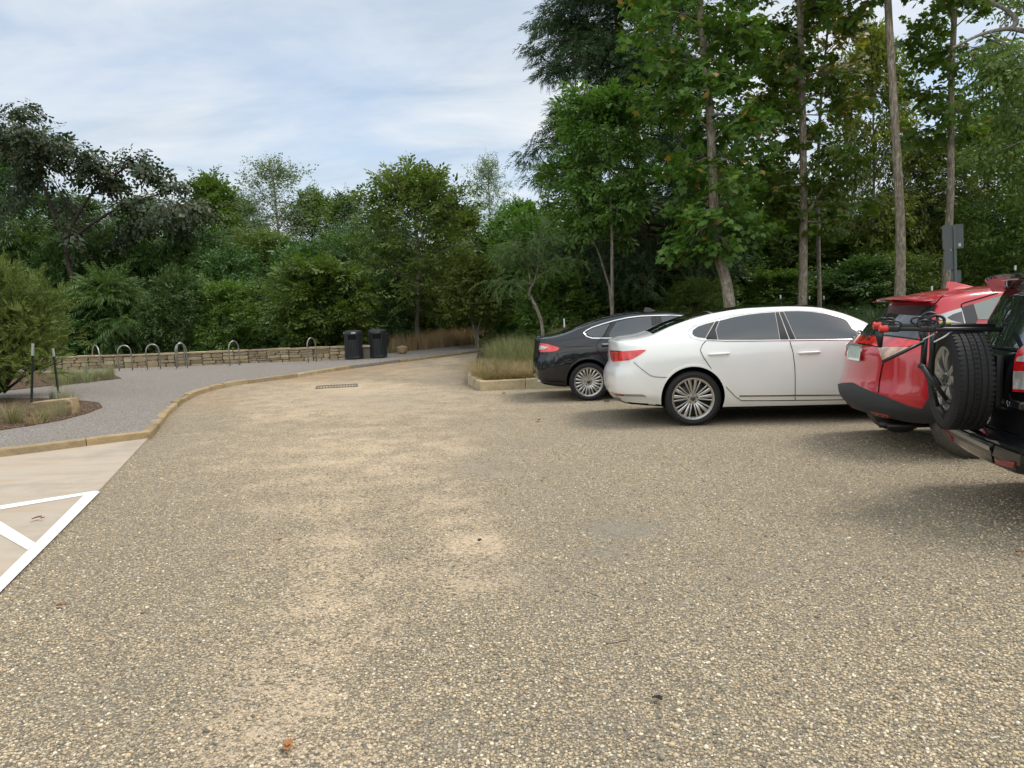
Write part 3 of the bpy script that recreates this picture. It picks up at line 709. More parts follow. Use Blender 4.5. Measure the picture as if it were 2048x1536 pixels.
leaf_litter(1087, 961, .06, M['dead2'], 7, 'orange leaf on the gravel below the white saloon')
leaf_litter(78, 1041, .055, M['dead'], 8, 'brown clump of dead leaf on the concrete bay by the stripes', .02, 3)
leaf_litter(1214, 806, .09, M['dead3'], 9, 'dark leaf on gravel between the two saloon rear bumpers')
leaf_litter(1008, 789, .07, M['dead3'], 10, 'dark scrap of leaf by the bed edging corner')
leaf_litter(2040, 1111, .05, M['dead'], 12, 'red brown leaf on gravel in front of the black car')
M['twig'] = simple('twig', (.06, .045, .035), .9, .2)
for (x0, y0, x1, y1, lab) in ((1212, 1287, 1254, 1281, 'thin curved dark twig on the gravel'), (1168, 1183, 1196, 1193, 'short dark twig lying slantwise on the gravel')):
    a, b = G(x0, y0, .012), G(x1, y1, .012); m_ = (a+b)/2
    o = MB().tube([a-m_, (a-m_)*.3+Vector((.01, -.012, .004)), (b-m_)*.4+Vector((.0, -.01, .004)), b-m_], .002, 6).build('twig', M['twig'], loc=m_); tag(o, lab, 'twig')

# ---- distant power pylon
M['pylon'] = simple('pylon_steel', (.13, .14, .15), .6, .4, .3)
D = 230; kk = D/FPX; pb = P(1815, 600, D)
def PY(x, y): return Vector(((x-1815)*kk, 0, (600-y)*kk))
py_ = MB(); th = .16
def bar(a, b, t_=th, dy=0): py_.tube([PY(*a)+Vector((0, dy, 0)), PY(*b)+Vector((0, dy, 0))], t_, 5)
for dy in (-1.2, 1.2):
    for a, b in (((1802, 258), (1834, 256)), ((1802, 258), (1815, 282)), ((1830, 256), (1815, 282)), ((1815, 282), (1811, 300)), ((1815, 282), (1819, 300)), ((1811, 300), (1800, 600)), ((1819, 300), (1830, 600)), ((1796, 303), (1834, 301)), ((1796, 303), (1815, 290)), ((1834, 301), (1815, 290))): bar(a, b, th, dy*(1 if b[1] > 320 else .5))
    for i in range(9):
        y0, y1 = 300+i*33, 333+i*33; w0, w1 = 4+11*i/9, 4+11*(i+1)/9; bar((1815-w0, y0), (1815+w1, y1), .1, dy); bar((1815+w0, y0), (1815-w1, y1), .1, dy)
r0_ = empty('power_pylon', (pb.x, pb.y, pb.z), 0, 'distant grey lattice power pylon top between the tall trunks', 'pylon')
py_.build('lattice', M['pylon'], r0_)
M['insul'] = simple('insulator', (.12, .03, .03), .4, .5)
MB().tube([PY(1795, 304), PY(1808, 300)], .45, 8).build('insulator', M['insul'], r0_)
# ================================================================ cars
def pch(tab):
    """monotone cubic through (x, y) pairs"""
    x = np.array([a for a, _ in tab], float); y = np.array([b for _, b in tab], float)
    h = np.diff(x); d = np.diff(y)/h; m = np.zeros_like(y)
    m[0], m[-1] = d[0], d[-1]
    for i in range(1, len(x)-1):
        if d[i-1]*d[i] > 0: w1, w2 = 2*h[i]+h[i-1], h[i]+2*h[i-1]; m[i] = (w1+w2)/(w1/d[i-1]+w2/d[i])
    def f(q):
        q = np.clip(np.asarray(q, float), x[0], x[-1]); i = np.clip(np.searchsorted(x, q)-1, 0, len(h)-1)
        t_ = (q-x[i])/h[i]; t2, t3 = t_*t_, t_**3
        return (2*t3-3*t2+1)*y[i]+(t3-2*t2+t_)*h[i]*m[i]+(-2*t3+3*t2)*y[i+1]+(t3-t2)*h[i]*m[i+1]
    return f

def body_mesh(S):
    L = S['L']; T = {k: pch(v) for k, v in S['tab'].items()}
    xr, xf = pch(S['xr']), pch(S['xf']); ar, af = S.get('ar', 1.0), S.get('af', 1.0)
    us = np.concatenate([np.linspace(0, .5, 26)[:-1], np.linspace(.5, L-.5, 96)[:-1], np.linspace(L-.5, L, 24)])
    secs = []
    for u in us:
        g = {k: float(f(u)) for k, f in T.items()}
        fr = 1-S.get('kr', .2)*max(0, 1-u/S.get('cr', .4))**2.4 - S.get('kf', .3)*max(0, 1-(L-u)/.6)**2.2
        zb, zt = g['zb'], g['ztop']; p6 = (g['wbelt'], g['zbelt']); p8 = (g['wrail'], g['zrail'])
        pts = [(0, zb-.012), (.55*g['ws'], zb-.008), (g['ws']-.05, zb), (g['ws'], zb+.06), (g['wlo'], g['zlo']), (g['wmid'], g['zmid']), (g['wsh'], g['zsh']), p6,
               ((p6[0]+p8[0])/2+S.get('bow', .012), (p6[1]+p8[1])/2), p8, (p8[0]*.8, zt-(zt-p8[1])*.42), (p8[0]*.42, zt-(zt-p8[1])*.1), (0, zt)]
        pts = [(a*fr, b) for a, b in pts]
        q = [(-pts[1][0], pts[1][1])]+pts+[(-pts[-2][0], pts[-2][1])]
        out = []
        for i in range(1, len(q)-2):
            n_ = 6
            for k_ in range(n_):
                t_ = k_/n_; p0, p1, p2, p3 = [np.array(q[i+j]) for j in (-1, 0, 1, 2)]
                tau = .42
                m1, m2 = tau*(p2-p0), tau*(p3-p1)
                # limit tangents to the chord so short segments do not overshoot
                c_ = np.linalg.norm(p2-p1); 
                for m_ in (m1, m2):
                    l_ = np.linalg.norm(m_); 
                    if l_ > 1.0*c_: m_ *= c_/l_
                out.append((2*t_**3-3*t_**2+1)*p1+(t_**3-2*t_**2+t_)*m1+(-2*t_**3+3*t_**2)*p2+(t_**3-t_**2)*m2)
        out.append(np.array(q[-2])); secs.append(np.array(out))
    A = np.array(secs); A[:, 0, 0] = 0; A[:, -1, 0] = 0; A[:, :, 0] = np.maximum(A[:, :, 0], 0)
    ns, nm = A.shape[:2]
    U = us[:, None]*np.ones((1, nm)); Z = A[..., 1]; Y = A[..., 0]
    X = U + (xr(Z)+S.get('bulr', .07))*np.maximum(0, 1-U/ar)**2 + (xf(Z)-S.get('bulf', .12))*np.maximum(0, 1-(L-U)/af)**2
    loop = [(j, 1) for j in range(nm)]+[(j, -1) for j in range(nm-2, 0, -1)]; nl = len(loop)
    v = []; f = []
    for i in range(ns):
        for j, s_ in loop: v.append((X[i, j], s_*Y[i, j], Z[i, j]))
    for i in range(ns-1):
        for k_ in range(nl): f.append((i*nl+k_, i*nl+(k_+1) % nl, (i+1)*nl+(k_+1) % nl, (i+1)*nl+k_))
    def cap(i, bul, sgn):
        nonlocal v, f
        NC = 16; W = Y[i].max(); rows = []
        for j in range(nm):
            a, b = i*nl+j, i*nl+(nl-j) % nl
            if j in (0, nm-1): rows.append([a]*(NC+1)); continue
            row = [a]
            for k_ in range(1, NC):
                t_ = 1-2*k_/NC; y = Y[i, j]*t_
                v.append((X[i, j]-sgn*bul*(Y[i, j]/W)**2*(1-t_*t_), y, Z[i, j])); row.append(len(v)-1)
            rows.append(row+[b])
        for j in range(nm-1):
            for k_ in range(NC):
                q = [rows[j][k_], rows[j][k_+1], rows[j+1][k_+1], rows[j+1][k_]]
                q = [a for n_, a in enumerate(q) if a not in q[:n_]]
                if len(q) > 2: f.append(q)
    cap(0, S.get('bulr', .07), 1); cap(ns-1, S.get('bulf', .12), -1)
    bm = bmesh.new(); bv = [bm.verts.new(a) for a in v]
    for q in f:
        try: bm.faces.new([bv[a] for a in q])
        except ValueError: pass
    bmesh.ops.remove_doubles(bm, verts=bm.verts[:], dist=1e-5)
    bmesh.ops.recalc_face_normals(bm, faces=bm.faces[:])
    return bm

M['seam'] = simple('panel_gap', (.004, .004, .004), .8, .1)
M['trim'] = simple('black_trim', (.012, .012, .013), .45, .4); M['clad'] = simple('grey_cladding', (.040, .043, .047), .62, .4, 0, .15, 30, bump=.0008)
M['well'] = simple('wheel_well', (.008, .008, .008), .95, .1)
M['chrome'] = simple('chrome', (.78, .78, .79), .12, .5, 1.0, .04); M['satin'] = simple('satin_trim', (.42, .42, .42), .3, .5, .9, .05)
def glass_mat(name, col, rough=.02, spec=.9):
    t = NT(name); p = t.objco(); t.bsdf(col, rough, spec, normal=t.bump(t.noise(p, 3.5, 2), .0015, .2), coat=.5, coat_rough=.01); return t.m
M['tint'] = glass_mat('tinted_glass', (.028, .032, .034)); M['clear'] = glass_mat('pale_glass', (.16, .19, .17)); M['blackglass'] = glass_mat('roof_glass', (.006, .006, .007))
def lamp_mat(name, a, b, scale=60):
    t = NT(name); p = t.objco(); mp = t.n('ShaderNodeMapping'); mp.inputs['Scale'].default_value = (1, 1, 1.6); t.l(p, mp.inputs[0])
    v = t.voro(mp.outputs[0], scale); c = t.ramp(v.outputs['Distance'], [(.1, b), (.6, a)])
    c = t.mix(t.ramp(t.noise(p, 9, 1), [(.45, (0, 0, 0)), (.65, (1, 1, 1))]), c, tuple(x*.62 for x in a))
    t.bsdf(c, .15, .6, coat=1.0, normal=t.bump(v.outputs['Distance'], .002, .25)); return t.m
M['redlamp'] = lamp_mat('red_lens', (.74, .012, .012), (.9, .05, .04)); M['clearlamp'] = lamp_mat('clear_lens', (.52, .50, .48), (.8, .8, .8)); M['amberlamp'] = lamp_mat('pale_lens', (.62, .36, .24), (.8, .62, .46))
M['reflector'] = simple('reflector', (.30, .008, .01), .2, .6, 0, .2, 60, coat=1)
M['rubber'] = simple('tyre_rubber', (.016, .016, .017), .72, .35, 0, .2, 40); M['dusty'] = simple('dusty_tyre', (.11, .10, .088), .85, .25, 0, .4, 14)
M['alloy'] = simple('machined_alloy', (.52, .51, .50), .28, .5, .95, .06, 30); M['alloydark'] = simple('dark_alloy', (.10, .10, .105), .35, .5, .9, .1, 30); M['disc'] = simple('brake_disc', (.05, .048, .046), .5, .5, .8, .2, 30)
M['alloysilver'] = simple('silver_alloy', (.42, .41, .385), .38, .5, .85, .12, 22)

class Car:
    def __init__(c, name, label, S, origin, yaw, mats, scale=1.0):
        c.root = empty(name, origin, yaw, label, 'car'); c.S = S; c.m = mats; c.extra = []
        c.mw = Matrix.Translation(origin) @ Matrix.Rotation(yaw, 4, 'Z'); c.mi = c.mw.inverted()
        bm = body_mesh(S); c.bvh = BVHTree.FromBMesh(bm)
        me = bpy.data.meshes.new(name+'_body'); bm.to_mesh(me); bm.free(); c.shell = me
        c.cam = c.mi @ CAM; c.parts = []
    def px(c, px, py, off=0.0):
        """where the photograph's line of sight meets this car's body (car coordinates)"""
        d = (c.mi.to_3x3() @ ray(px, py)).normalized()
        h, n, i, _ = c.bvh.ray_cast(c.cam, d)
        if h is None:
            t_ = max(.5, (Vector((c.S['L']*.3, 0, .8))-c.cam).dot(d)); best = None
            for k_ in range(-8, 9):
                q = c.cam+d*(t_+k_*.12); hh, nn, _, ds = c.bvh.find_nearest(q)
                if best is None or ds < best[0]: best = (ds, hh, nn)
            h, n = best[1], best[2]
        return h + n*off
    def axis(c, a, b, mode, off=0.0):
        o, d = {'side': (Vector((a, -3, b)), Vector((0, 1, 0))), 'rear': (Vector((-3, a, b)), Vector((1, 0, 0))), 'top': (Vector((a, b, 4)), Vector((0, 0, -1))), 'front': (Vector((9, a, b)), Vector((-1, 0, 0)))}[mode]
        h, n, i, _ = c.bvh.ray_cast(o, d)
        if h is None: h, n, i, _ = c.bvh.find_nearest(o+d*3)
        return h + n*off
    def pt(c, a, b, mode, off): return c.px(a, b, off) if mode == 'px' else c.axis(a, b, mode, off)
    def patch(c, poly, off, mode='px', grid=None, rim=True, mir=True):
        """skin panel laid on the body; returns (verts, faces) incl. the mirrored one"""
        grid = grid or (7 if mode == 'px' else .045)
        bm = bmesh.new(); fc = bm.faces.new([bm.verts.new((a, b, 0)) for a, b in poly])
        xs_ = [p[0] for p in poly]; ys_ = [p[1] for p in poly]
        for ax, lo, hi in ((0, min(xs_), max(xs_)), (1, min(ys_), max(ys_))):
            n_ = max(1, int((hi-lo)/grid)); 
            for k_ in range(1, n_+1):
                co = [0, 0, 0]; no = [0, 0, 0]; co[ax] = lo+(hi-lo)*k_/(n_+1); no[ax] = 1
                bmesh.ops.bisect_plane(bm, geom=bm.verts[:]+bm.edges[:]+bm.faces[:], plane_co=co, plane_no=no, dist=1e-7)
        bm.verts.index_update()
        flat = [(w_.co.x, w_.co.y) for w_ in bm.verts]; F = [[w_.index for w_ in q.verts] for q in bm.faces]
        bd = [(e.verts[0].index, e.verts[1].index) for e in bm.edges if e.is_boundary]; bm.free()
        V = [c.pt(a, b, mode, off) for a, b in flat]
        if rim:
            n_ = len(V); low = {}
            for i in {i for e in bd for i in e}: low[i] = len(V); V.append(c.pt(*flat[i], mode, -.004))
            F += [[a, b, low[b], low[a]] for a, b in bd]
        if mir:
            n_ = len(V); V += [Vector((p.x, -p.y, p.z)) for p in V]; F += [[i+n_ for i in q][::-1] for q in F]
        return V, F
    def _mk(c, name, V, F, mat, parent):
        bm = bmesh.new(); bv = [bm.verts.new(p) for p in V]
        for q in F:
            try: bm.faces.new([bv[i] for i in q])
            except ValueError: pass
        bmesh.ops.recalc_face_normals(bm, faces=bm.faces[:])
        # make sure the skin faces away from the body
        me = bpy.data.meshes.new(name); bm.to_mesh(me); bm.free()
        o = obj(name, me, mat, parent, True); me.set_sharp_from_angle(angle=R(38)); return o
    def panel(c, name, poly, off, mat, mode='px', parent=None, grid=None, mir=True, label=None):
        """one part per side: the near one and its mirror image"""
        V, F = c.patch(poly, off, mode, grid, True, False); outs = []
        for s_ in ((1, -1) if mir else (1,)):
            vv = [Vector((p.x, s_*p.y, p.z)) for p in V]
            par = parent[0 if s_ == 1 else 1] if isinstance(parent, (list, tuple)) else (parent or c.root)
            outs.append(c._mk(name, vv, [q[::s_] for q in F], mat, par))
        return outs
    def ribbon(c, pts, w_, off, mode='px', closed=False, crown=0.0):
        """thin band following pts on the body; w_ in metres"""
        P3 = []
        n_ = len(pts)
        dense = []
        for i in range(n_ if closed else n_-1):
            a, b = pts[i], pts[(i+1) % n_]; step = max(1, int(math.hypot(b[0]-a[0], b[1]-a[1])/(6 if mode == 'px' else .04)))
            for k_ in range(step): dense.append((a[0]+(b[0]-a[0])*k_/step, a[1]+(b[1]-a[1])*k_/step))
        if not closed: dense.append(pts[-1])
        Q = [c.pt(a, b, mode, 0) for a, b in dense]; N = []
        for q in Q: N.append(c.bvh.find_nearest(q)[1])
        V = []; F = []; m_ = len(Q)
        for i in range(m_):
            a = Q[(i-1) % m_] if (closed or i > 0) else Q[i]; b = Q[(i+1) % m_] if (closed or i < m_-1) else Q[i]
            t_ = (b-a).normalized(); s_ = N[i].cross(t_).normalized()
            V += [Q[i]-s_*w_/2-N[i]*.003, Q[i]-s_*w_/2+N[i]*off, Q[i]+N[i]*(off+crown), Q[i]+s_*w_/2+N[i]*off, Q[i]+s_*w_/2-N[i]*.003]
        for i in range(m_ if closed else m_-1):
            for k_ in range(4): F.append((i*5+k_, i*5+k_+1, ((i+1) % m_)*5+k_+1, ((i+1) % m_)*5+k_))
        return V, F
    def seam(c, pts, w_=.007, mode='px', mir=True, closed=False):
        V, F = c.ribbon(pts, w_, .0062, mode, closed)
        c.extra.append((V, F)); 
        if mir: c.extra.append(([Vector((p.x, -p.y, p.z)) for p in V], [list(q)[::-1] for q in F]))
    def strip(c, name, pts, w_, off, mat, mode='px', parent=None, mir=True, closed=False, crown=.004):
        V, F = c.ribbon(pts, w_, off, mode, closed, crown)
        for s_ in ((1, -1) if mir else (1,)):
            c._mk(name, [Vector((p.x, s_*p.y, p.z)) for p in V], [list(q)[::s_] for q in F], mat, (parent[0 if s_ == 1 else 1] if isinstance(parent, (list, tuple)) else (parent or c.root)))
    def finish(c, wells, paint_mat, keepmats):
        """cut the wheel arches, add shut lines, link the body"""
        me = c.shell; tmp = bpy.data.objects.new('tmp_shell', me); COL.objects.link(tmp); cut = []
        for (x, z, r_, yin) in wells:
            for s_ in (1, -1):
                m_ = MB(); n_ = 56; v = []; f = []
                for k_ in range(n_):
                    a = 2*math.pi*k_/n_; v += [(x+r_*math.cos(a), s_*yin, z+r_*math.sin(a)), (x+r_*math.cos(a), s_*1.4, z+r_*math.sin(a))]
                f = [(2*k_, 2*((k_+1) % n_), 2*((k_+1) % n_)+1, 2*k_+1) for k_ in range(n_)]+[[2*k_ for k_ in range(n_)], [2*k_+1 for k_ in range(n_)][::-1]]
                bmc = bmesh.new(); bv = [bmc.verts.new(a) for a in v]; [bmc.faces.new([bv[i] for i in q]) for q in f]; bmesh.ops.recalc_face_normals(bmc, faces=bmc.faces[:])
                mc = bpy.data.meshes.new('cut'); bmc.to_mesh(mc); bmc.free(); oc = bpy.data.objects.new('cut', mc); COL.objects.link(oc); cut.append(oc)
                md = tmp.modifiers.new('b', 'BOOLEAN'); md.operation = 'DIFFERENCE'; md.solver = 'EXACT'; md.object = oc
        dg = bpy.context.evaluated_depsgraph_get(); dg.update()
        me2 = bpy.data.meshes.new_from_object(tmp.evaluated_get(dg))
        for o in cut: mm = o.data; bpy.data.objects.remove(o); bpy.data.meshes.remove(mm)
        bpy.data.objects.remove(tmp)
        bm = bmesh.new(); bm.from_mesh(me2)
        for q in bm.faces:
            cc = q.calc_center_median(); q.material_index = 0; q.smooth = True
            for (x, z, r_, yin) in wells:
                dx, dz = cc.x-x, cc.z-z; rr = math.hypot(dx, dz)
                if rr < r_+.002 and (abs(rr-r_) < .012 and abs(q.normal.y) < .5 and (q.normal.x*dx+q.normal.z*dz) < -.5*rr or abs(abs(cc.y)-yin) < .004): q.material_index = 1; q.smooth = False
            if cc.z < .30 and q.normal.z < -.6: q.material_index = 1
        for V, F in c.extra:
            bv = [bm.verts.new(p) for p in V]
            for q in F:
                try: fq_ = bm.faces.new([bv[i] for i in q]); fq_.material_index = 2; fq_.smooth = True
                except ValueError: pass
        me3 = bpy.data.meshes.new('body'); bm.to_mesh(me3); bm.free()
        body = obj('body', me3, [paint_mat, M['well'], M['seam']], c.root); me3.set_sharp_from_angle(angle=R(40)); c.body = body
        return body

# ---- wheels (local axis y; the outer face looks towards -y)
YM = Matrix(((1, 0, 0, 0), (0, 1, 0, 0), (0, 0, 1, 0), (0, 0, 0, 1)))
def spoke_bar(mb, a, r0, r1, w0, w1, y0, y1, t_=.02, skew=0.0):
    """a tapering bar from radius r0 to r1; y = how far out the face lies"""
    n_ = 4; v = []; f = []
    for i in range(n_+1):
        k_ = i/n_; r_ = r0+(r1-r0)*k_; w_ = (w0+(w1-w0)*k_)/2; y = y0+(y1-y0)*k_-.010*math.sin(k_*math.pi); aa = a+skew*k_
        e, tt = (math.cos(aa), math.sin(aa)), (-math.sin(aa), math.cos(aa))
        for (s_, dy) in ((-1, t_), (-1, .003), (-.6, 0), (.6, 0), (1, .003), (1, t_)): v.append((e[0]*r_+tt[0]*w_*s_, y+dy, e[1]*r_+tt[1]*w_*s_))
    for i in range(n_):
        for k_ in range(6): f.append((i*6+k_, i*6+(k_+1) % 6, (i+1)*6+(k_+1) % 6, (i+1)*6+k_))
    f += [list(range(6)), [n_*6+k_ for k_ in range(6)][::-1]]; mb.add(v, f)
def make_wheel(parent, loc, R_, w_, rim, style, side, tyre_mat, name='wheel', tread=False):
    h = w_/2; yo = -h+.012
    mb = MB()
    # barrel, lip and back
    mb.lathe([(rim-.030, yo+.02), (rim-.018, yo+.004), (rim+.004, yo), (rim+.010, yo+.004), (rim+.010, yo+.014)], 56)
    bl = MB(); bl.lathe([(rim-.004, h*.8), (rim-.03, h*.5), (rim-.045, -h*.3), (rim-.026, yo+.018)], 56)
    if style == 'twenty':
        for k_ in range(20): spoke_bar(mb, 2*math.pi*k_/20+.08, .062, rim-.018, .022, .030, yo+.022, yo+.010, .022)
        mb.lathe([(.0005, yo+.018), (.035, yo+.018), (.062, yo+.02), (.075, yo+.045), (.07, yo+.07)], 40)
    elif style == 'blades':
        for g_ in range(5):
            a = 2*math.pi*g_/5+math.pi/2
            for da, w0, w1, sk in ((-.47, .015, .020, .0), (-.15, .020, .042, -.05), (.15, .020, .042, .05), (.47, .015, .020, .0)): spoke_bar(mb, a+da*.9, .066, rim-.016, w0, w1, yo+.03, yo+.010, .024, sk*1.0)
        mb.lathe([(.0005, yo+.026), (.035, yo+.026), (.068, yo+.028), (.085, yo+.05), (.08, yo+.08)], 40)
    else:
        for g_ in range(5):
            a = 2*math.pi*g_/5+.3
            for da in (-.16, .16): spoke_bar(mb, a+da*.6, .05, rim-.012, .05, .045, yo+.02, yo+.008, .035, da*1.0)
        mb.lathe([(.0005, yo+.02), (.04, yo+.018), (.075, yo+.026), (.085, yo+.06)], 32)
    wob = mb.build(name, M['alloy'] if style != 'five' else M['alloysilver'], parent, True, angle=30)
    wob.location = loc; wob.rotation_euler = (0, 0, 0 if side < 0 else math.pi)
    bl.build('barrel', M['alloydark'] if style != 'five' else M['alloysilver'], wob, True)
    dk = MB(); dk.lathe([(.0005, yo+.085), (rim-.05, yo+.085)], 40); dk.lathe([(.07, yo+.07), (rim-.075, yo+.07), (rim-.07, yo+.078)], 40)
    dk.build('brake_disc', M['disc'] if style != 'five' else M['well'], wob, True)
    hb = MB(); hb.lathe([(.0005, yo+.005), (.022, yo+.006), (.030, yo+.010), (.031, yo+.02)], 28)
    for k_ in range(5):
        a = 2*math.pi*k_/5+math.pi/2; hb.tube([(.056*math.cos(a), yo+.024, .056*math.sin(a)), (.056*math.cos(a), yo+.012, .056*math.sin(a))], .009, 8)
    hb.build('hub_cap', M['alloydark'], wob, True, angle=30)
    tb = MB(); b_ = rim+.004; s_ = R_-rim
    prof = [(b_, h*.86), (b_+.012, h*.97), (b_+s_*.45, h*1.06), (R_-.022, h*.97), (R_-.007, h*.86)]
    if tread:
        gr = []
        for y in (.52, .18, -.18, -.52): gr += [(R_, h*(y+.05)), (R_-.008, h*(y+.045)), (R_-.008, h*(y-.045)), (R_, h*(y-.05))]
        prof += [(R_, h*.78)]+gr+[(R_, -h*.78)]
    else: prof += [(R_, h*.7), (R_, -h*.7)]
    prof += [(R_-.007, -h*.86), (R_-.022, -h*.97), (R_-.03, -h*1.0), (R_-.033, -h*1.015), (b_+s_*.45, -h*1.06), (b_+.02, -h*1.005), (b_+.014, -h*1.0), (b_, -h*.93)]
    tb.lathe(prof, 72, None, True)
    if tread or True:
        nt = 64
        for k_ in range(nt):
            a = 2*math.pi*k_/nt
            for sg in (-1, 1):
                e = Vector((math.cos(a), 0, math.sin(a))); tt = Vector((-math.sin(a), 0, math.cos(a)))
                c_ = e*(R_-.0035)+Vector((0, sg*h*.76, 0)); tb.box(c_, (.011, h*.32, .020), Matrix((e, Vector((0, 1, 0)), tt)).transposed())
                if tread:
                    for yy_, ln in ((.35, .22), (0.0, .2)): 
                        c_ = e*(R_-.002)+Vector((0, sg*h*yy_, 0)); tb.box(c_, (.008, h*ln, .018), Matrix((e, Vector((0, 1, 0)), tt)).transposed() @ Matrix.Rotation(.45*sg, 3, 'X'))
    tb.build('tyre', tyre_mat, wob, True, angle=24)
    return wob
def zf(x0, y0, k_): return lambda pts: [(x0+a/k_, y0+b/k_) for a, b in pts]
Z3, Z4, Z5, ZB, ZC, ZT, ZR = zf(900, 580, 3.657), zf(1180, 580, 3.657), zf(1650, 530, 3.415), zf(1848, 540, 6.98), zf(1848, 760, 6.98), zf(1200, 640, 7.677), zf(1720, 620, 11.378)
def place(contact, yaw, wx, wy):
    d = Vector((math.cos(yaw), math.sin(yaw), 0)); l_ = Vector((-math.sin(yaw), math.cos(yaw), 0))
    return Vector((contact[0], contact[1], 0)) - d*wx + l_*wy
def handle(c, a, b, parent, mat):
    """pull handle between two photo points on a door"""
    p, q = c.px(*a), c.px(*b); n = c.bvh.find_nearest((p+q)/2)[1]; outs = []
    for s_ in (1, -1):
        def mm(v): return Vector((v.x, s_*v.y, v.z))
        m_ = MB(); k_ = [p+n*.004, p.lerp(q, .12)+n*.026, p.lerp(q, .5)+n*.032, p.lerp(q, .88)+n*.026, q+n*.004]
        m_.tube([mm(v) for v in k_], [.010, .014, .015, .014, .010], 10)
        m_.build('handle', mat, parent[0 if s_ == 1 else 1], True)

def text_mesh(s, size, depth):
    cu = bpy.data.curves.new('txt', 'FONT'); cu.body = s; cu.size = size; cu.extrude = depth; cu.align_x = 'CENTER'; cu.align_y = 'CENTER'
    o = bpy.data.objects.new('txt', cu); COL.objects.link(o); dg = bpy.context.evaluated_depsgraph_get(); dg.update()
    me = bpy.data.meshes.new_from_object(o.evaluated_get(dg)); bpy.data.objects.remove(o); return me
def lettering(c, s, px, size, mat, parent, name='lettering', ydir=None, up=Vector((0, 0, 1))):
    p = c.px(*px, .014); n = c.bvh.find_nearest(p)[1]; xa = up.cross(n).normalized() if ydir is None else ydir; ya = n.cross(xa)
    me = text_mesh(s, size, .002); me.transform(Matrix(((xa.x, ya.x, n.x, p.x), (xa.y, ya.y, n.y, p.y), (xa.z, ya.z, n.z, p.z), (0, 0, 0, 1)))); return obj(name, me, mat, parent)

# ---------------------------------------------------------------- white saloon
M['white'] = paint('white_paint', (.80, .80, .79), 0, .32, .03, 1.0, .25)
SW = dict(L=4.92, kr=.17, cr=.38, bulr=.10, tab=dict(
    zb=[(0, .285), (.5, .265), (.9, .22), (1.4, .20), (4.2, .19), (4.92, .22)], ws=[(0, .78), (.5, .85), (1.1, .865), (3.8, .865), (4.5, .83), (4.92, .7)],
    wlo=[(0, .84), (.5, .895), (1.0, .905), (3.9, .905), (4.5, .87), (4.92, .74)], zlo=[(0, .42), (1, .40), (4.92, .40)],
    wmid=[(0, .86), (.5, .905), (1.1, .925), (2.0, .915), (3.0, .915), (3.9, .922), (4.5, .88), (4.92, .78)], zmid=[(0, .62), (4.92, .60)],
    wsh=[(0, .82), (.5, .885), (1.1, .918), (2.0, .905), (3.0, .905), (3.9, .905), (4.5, .86), (4.92, .75)], zsh=[(0, .85), (.8, .88), (1.6, .865), (3, .85), (4, .81), (4.6, .74), (4.92, .64)],
    wbelt=[(0, .765), (.4, .81), (.9, .845), (1.4, .862), (2.5, .866), (3.2, .86), (3.8, .84), (4.5, .79), (4.92, .68)], zbelt=[(0, 1.005), (.4, 1.035), (.9, 1.06), (1.3, 1.07), (2.0, 1.058), (2.8, 1.045), (3.4, 1.02), (3.8, .96), (4.3, .90), (4.7, .79), (4.92, .68)],
    wrail=[(0, .69), (.4, .70), (.6, .69), (.9, .645), (1.3, .61), (2, .60), (2.7, .595), (3.0, .61), (3.4, .65), (3.7, .70), (4.3, .70), (4.92, .58)],
    zrail=[(0, 1.07), (.4, 1.105), (.55, 1.135), (.85, 1.245), (1.15, 1.335), (1.45, 1.395), (1.85, 1.434), (2.3, 1.437), (2.65, 1.415), (2.95, 1.345), (3.25, 1.225), (3.55, 1.06), (3.75, 1.0), (4.3, .93), (4.7, .82), (4.92, .70)],
    ztop=[(0, 1.09), (.12, 1.115), (.4, 1.14), (.55, 1.165), (.85, 1.285), (1.15, 1.375), (1.45, 1.435), (1.85, 1.475), (2.3, 1.482), (2.65, 1.465), (2.95, 1.40), (3.25, 1.285), (3.55, 1.11), (3.75, 1.04), (4.3, .965), (4.7, .85), (4.92, .73)]),
    xr=[(.25, .16), (.30, .10), (.36, .05), (.45, .01), (.56, 0), (.66, .006), (.72, .03), (.78, .062), (.9, .062), (1.0, .055), (1.07, .05), (1.12, .06), (1.5, .06)], xf=[(.2, -.10), (.4, -.02), (.6, 0), (.72, -.06), (1.5, -.1)], ar=.7)
WX, WR = 1.05, .345
yaw = R(-3.0)
cw = Car('white_saloon', 'white saloon with dark tinted windows parked between the black saloon and the red hatchback', SW, place((2.275, 9.60), yaw, WX, .86), yaw, None)
doors_r = cw.panel('door', Z4([(856, 366), (822, 400), (808, 440), (832, 492), (900, 592), (1000, 712), (1062, 776), (1108, 806), (1300, 806), (1497, 803), (1498, 640), (1494, 560), (1482, 460), (1462, 372), (1458, 366)]), .003, M['white'])
doors_f = cw.panel('door', Z4([(1466, 366), (1488, 460), (1500, 560), (1503, 640), (1502, 803), (1700, 801), (2050, 797), (2150, 780), (2160, 520), (2110, 420), (2050, 362), (1880, 364)]), .003, M['white'])
cw.seam(Z4([(878, 345), (856, 366), (822, 400), (806, 440), (830, 492), (898, 592), (998, 712), (1060, 776), (1108, 809), (1500, 807)])); cw.seam(Z4([(1500, 807), (1500, 640), (1497, 560), (1485, 460), (1458, 366)])); cw.seam(Z4([(1500, 806), (2050, 800)]))
cw.seam(Z4([(320, 528), (380, 580), (440, 625), (480, 636), (578, 640)]), .005)
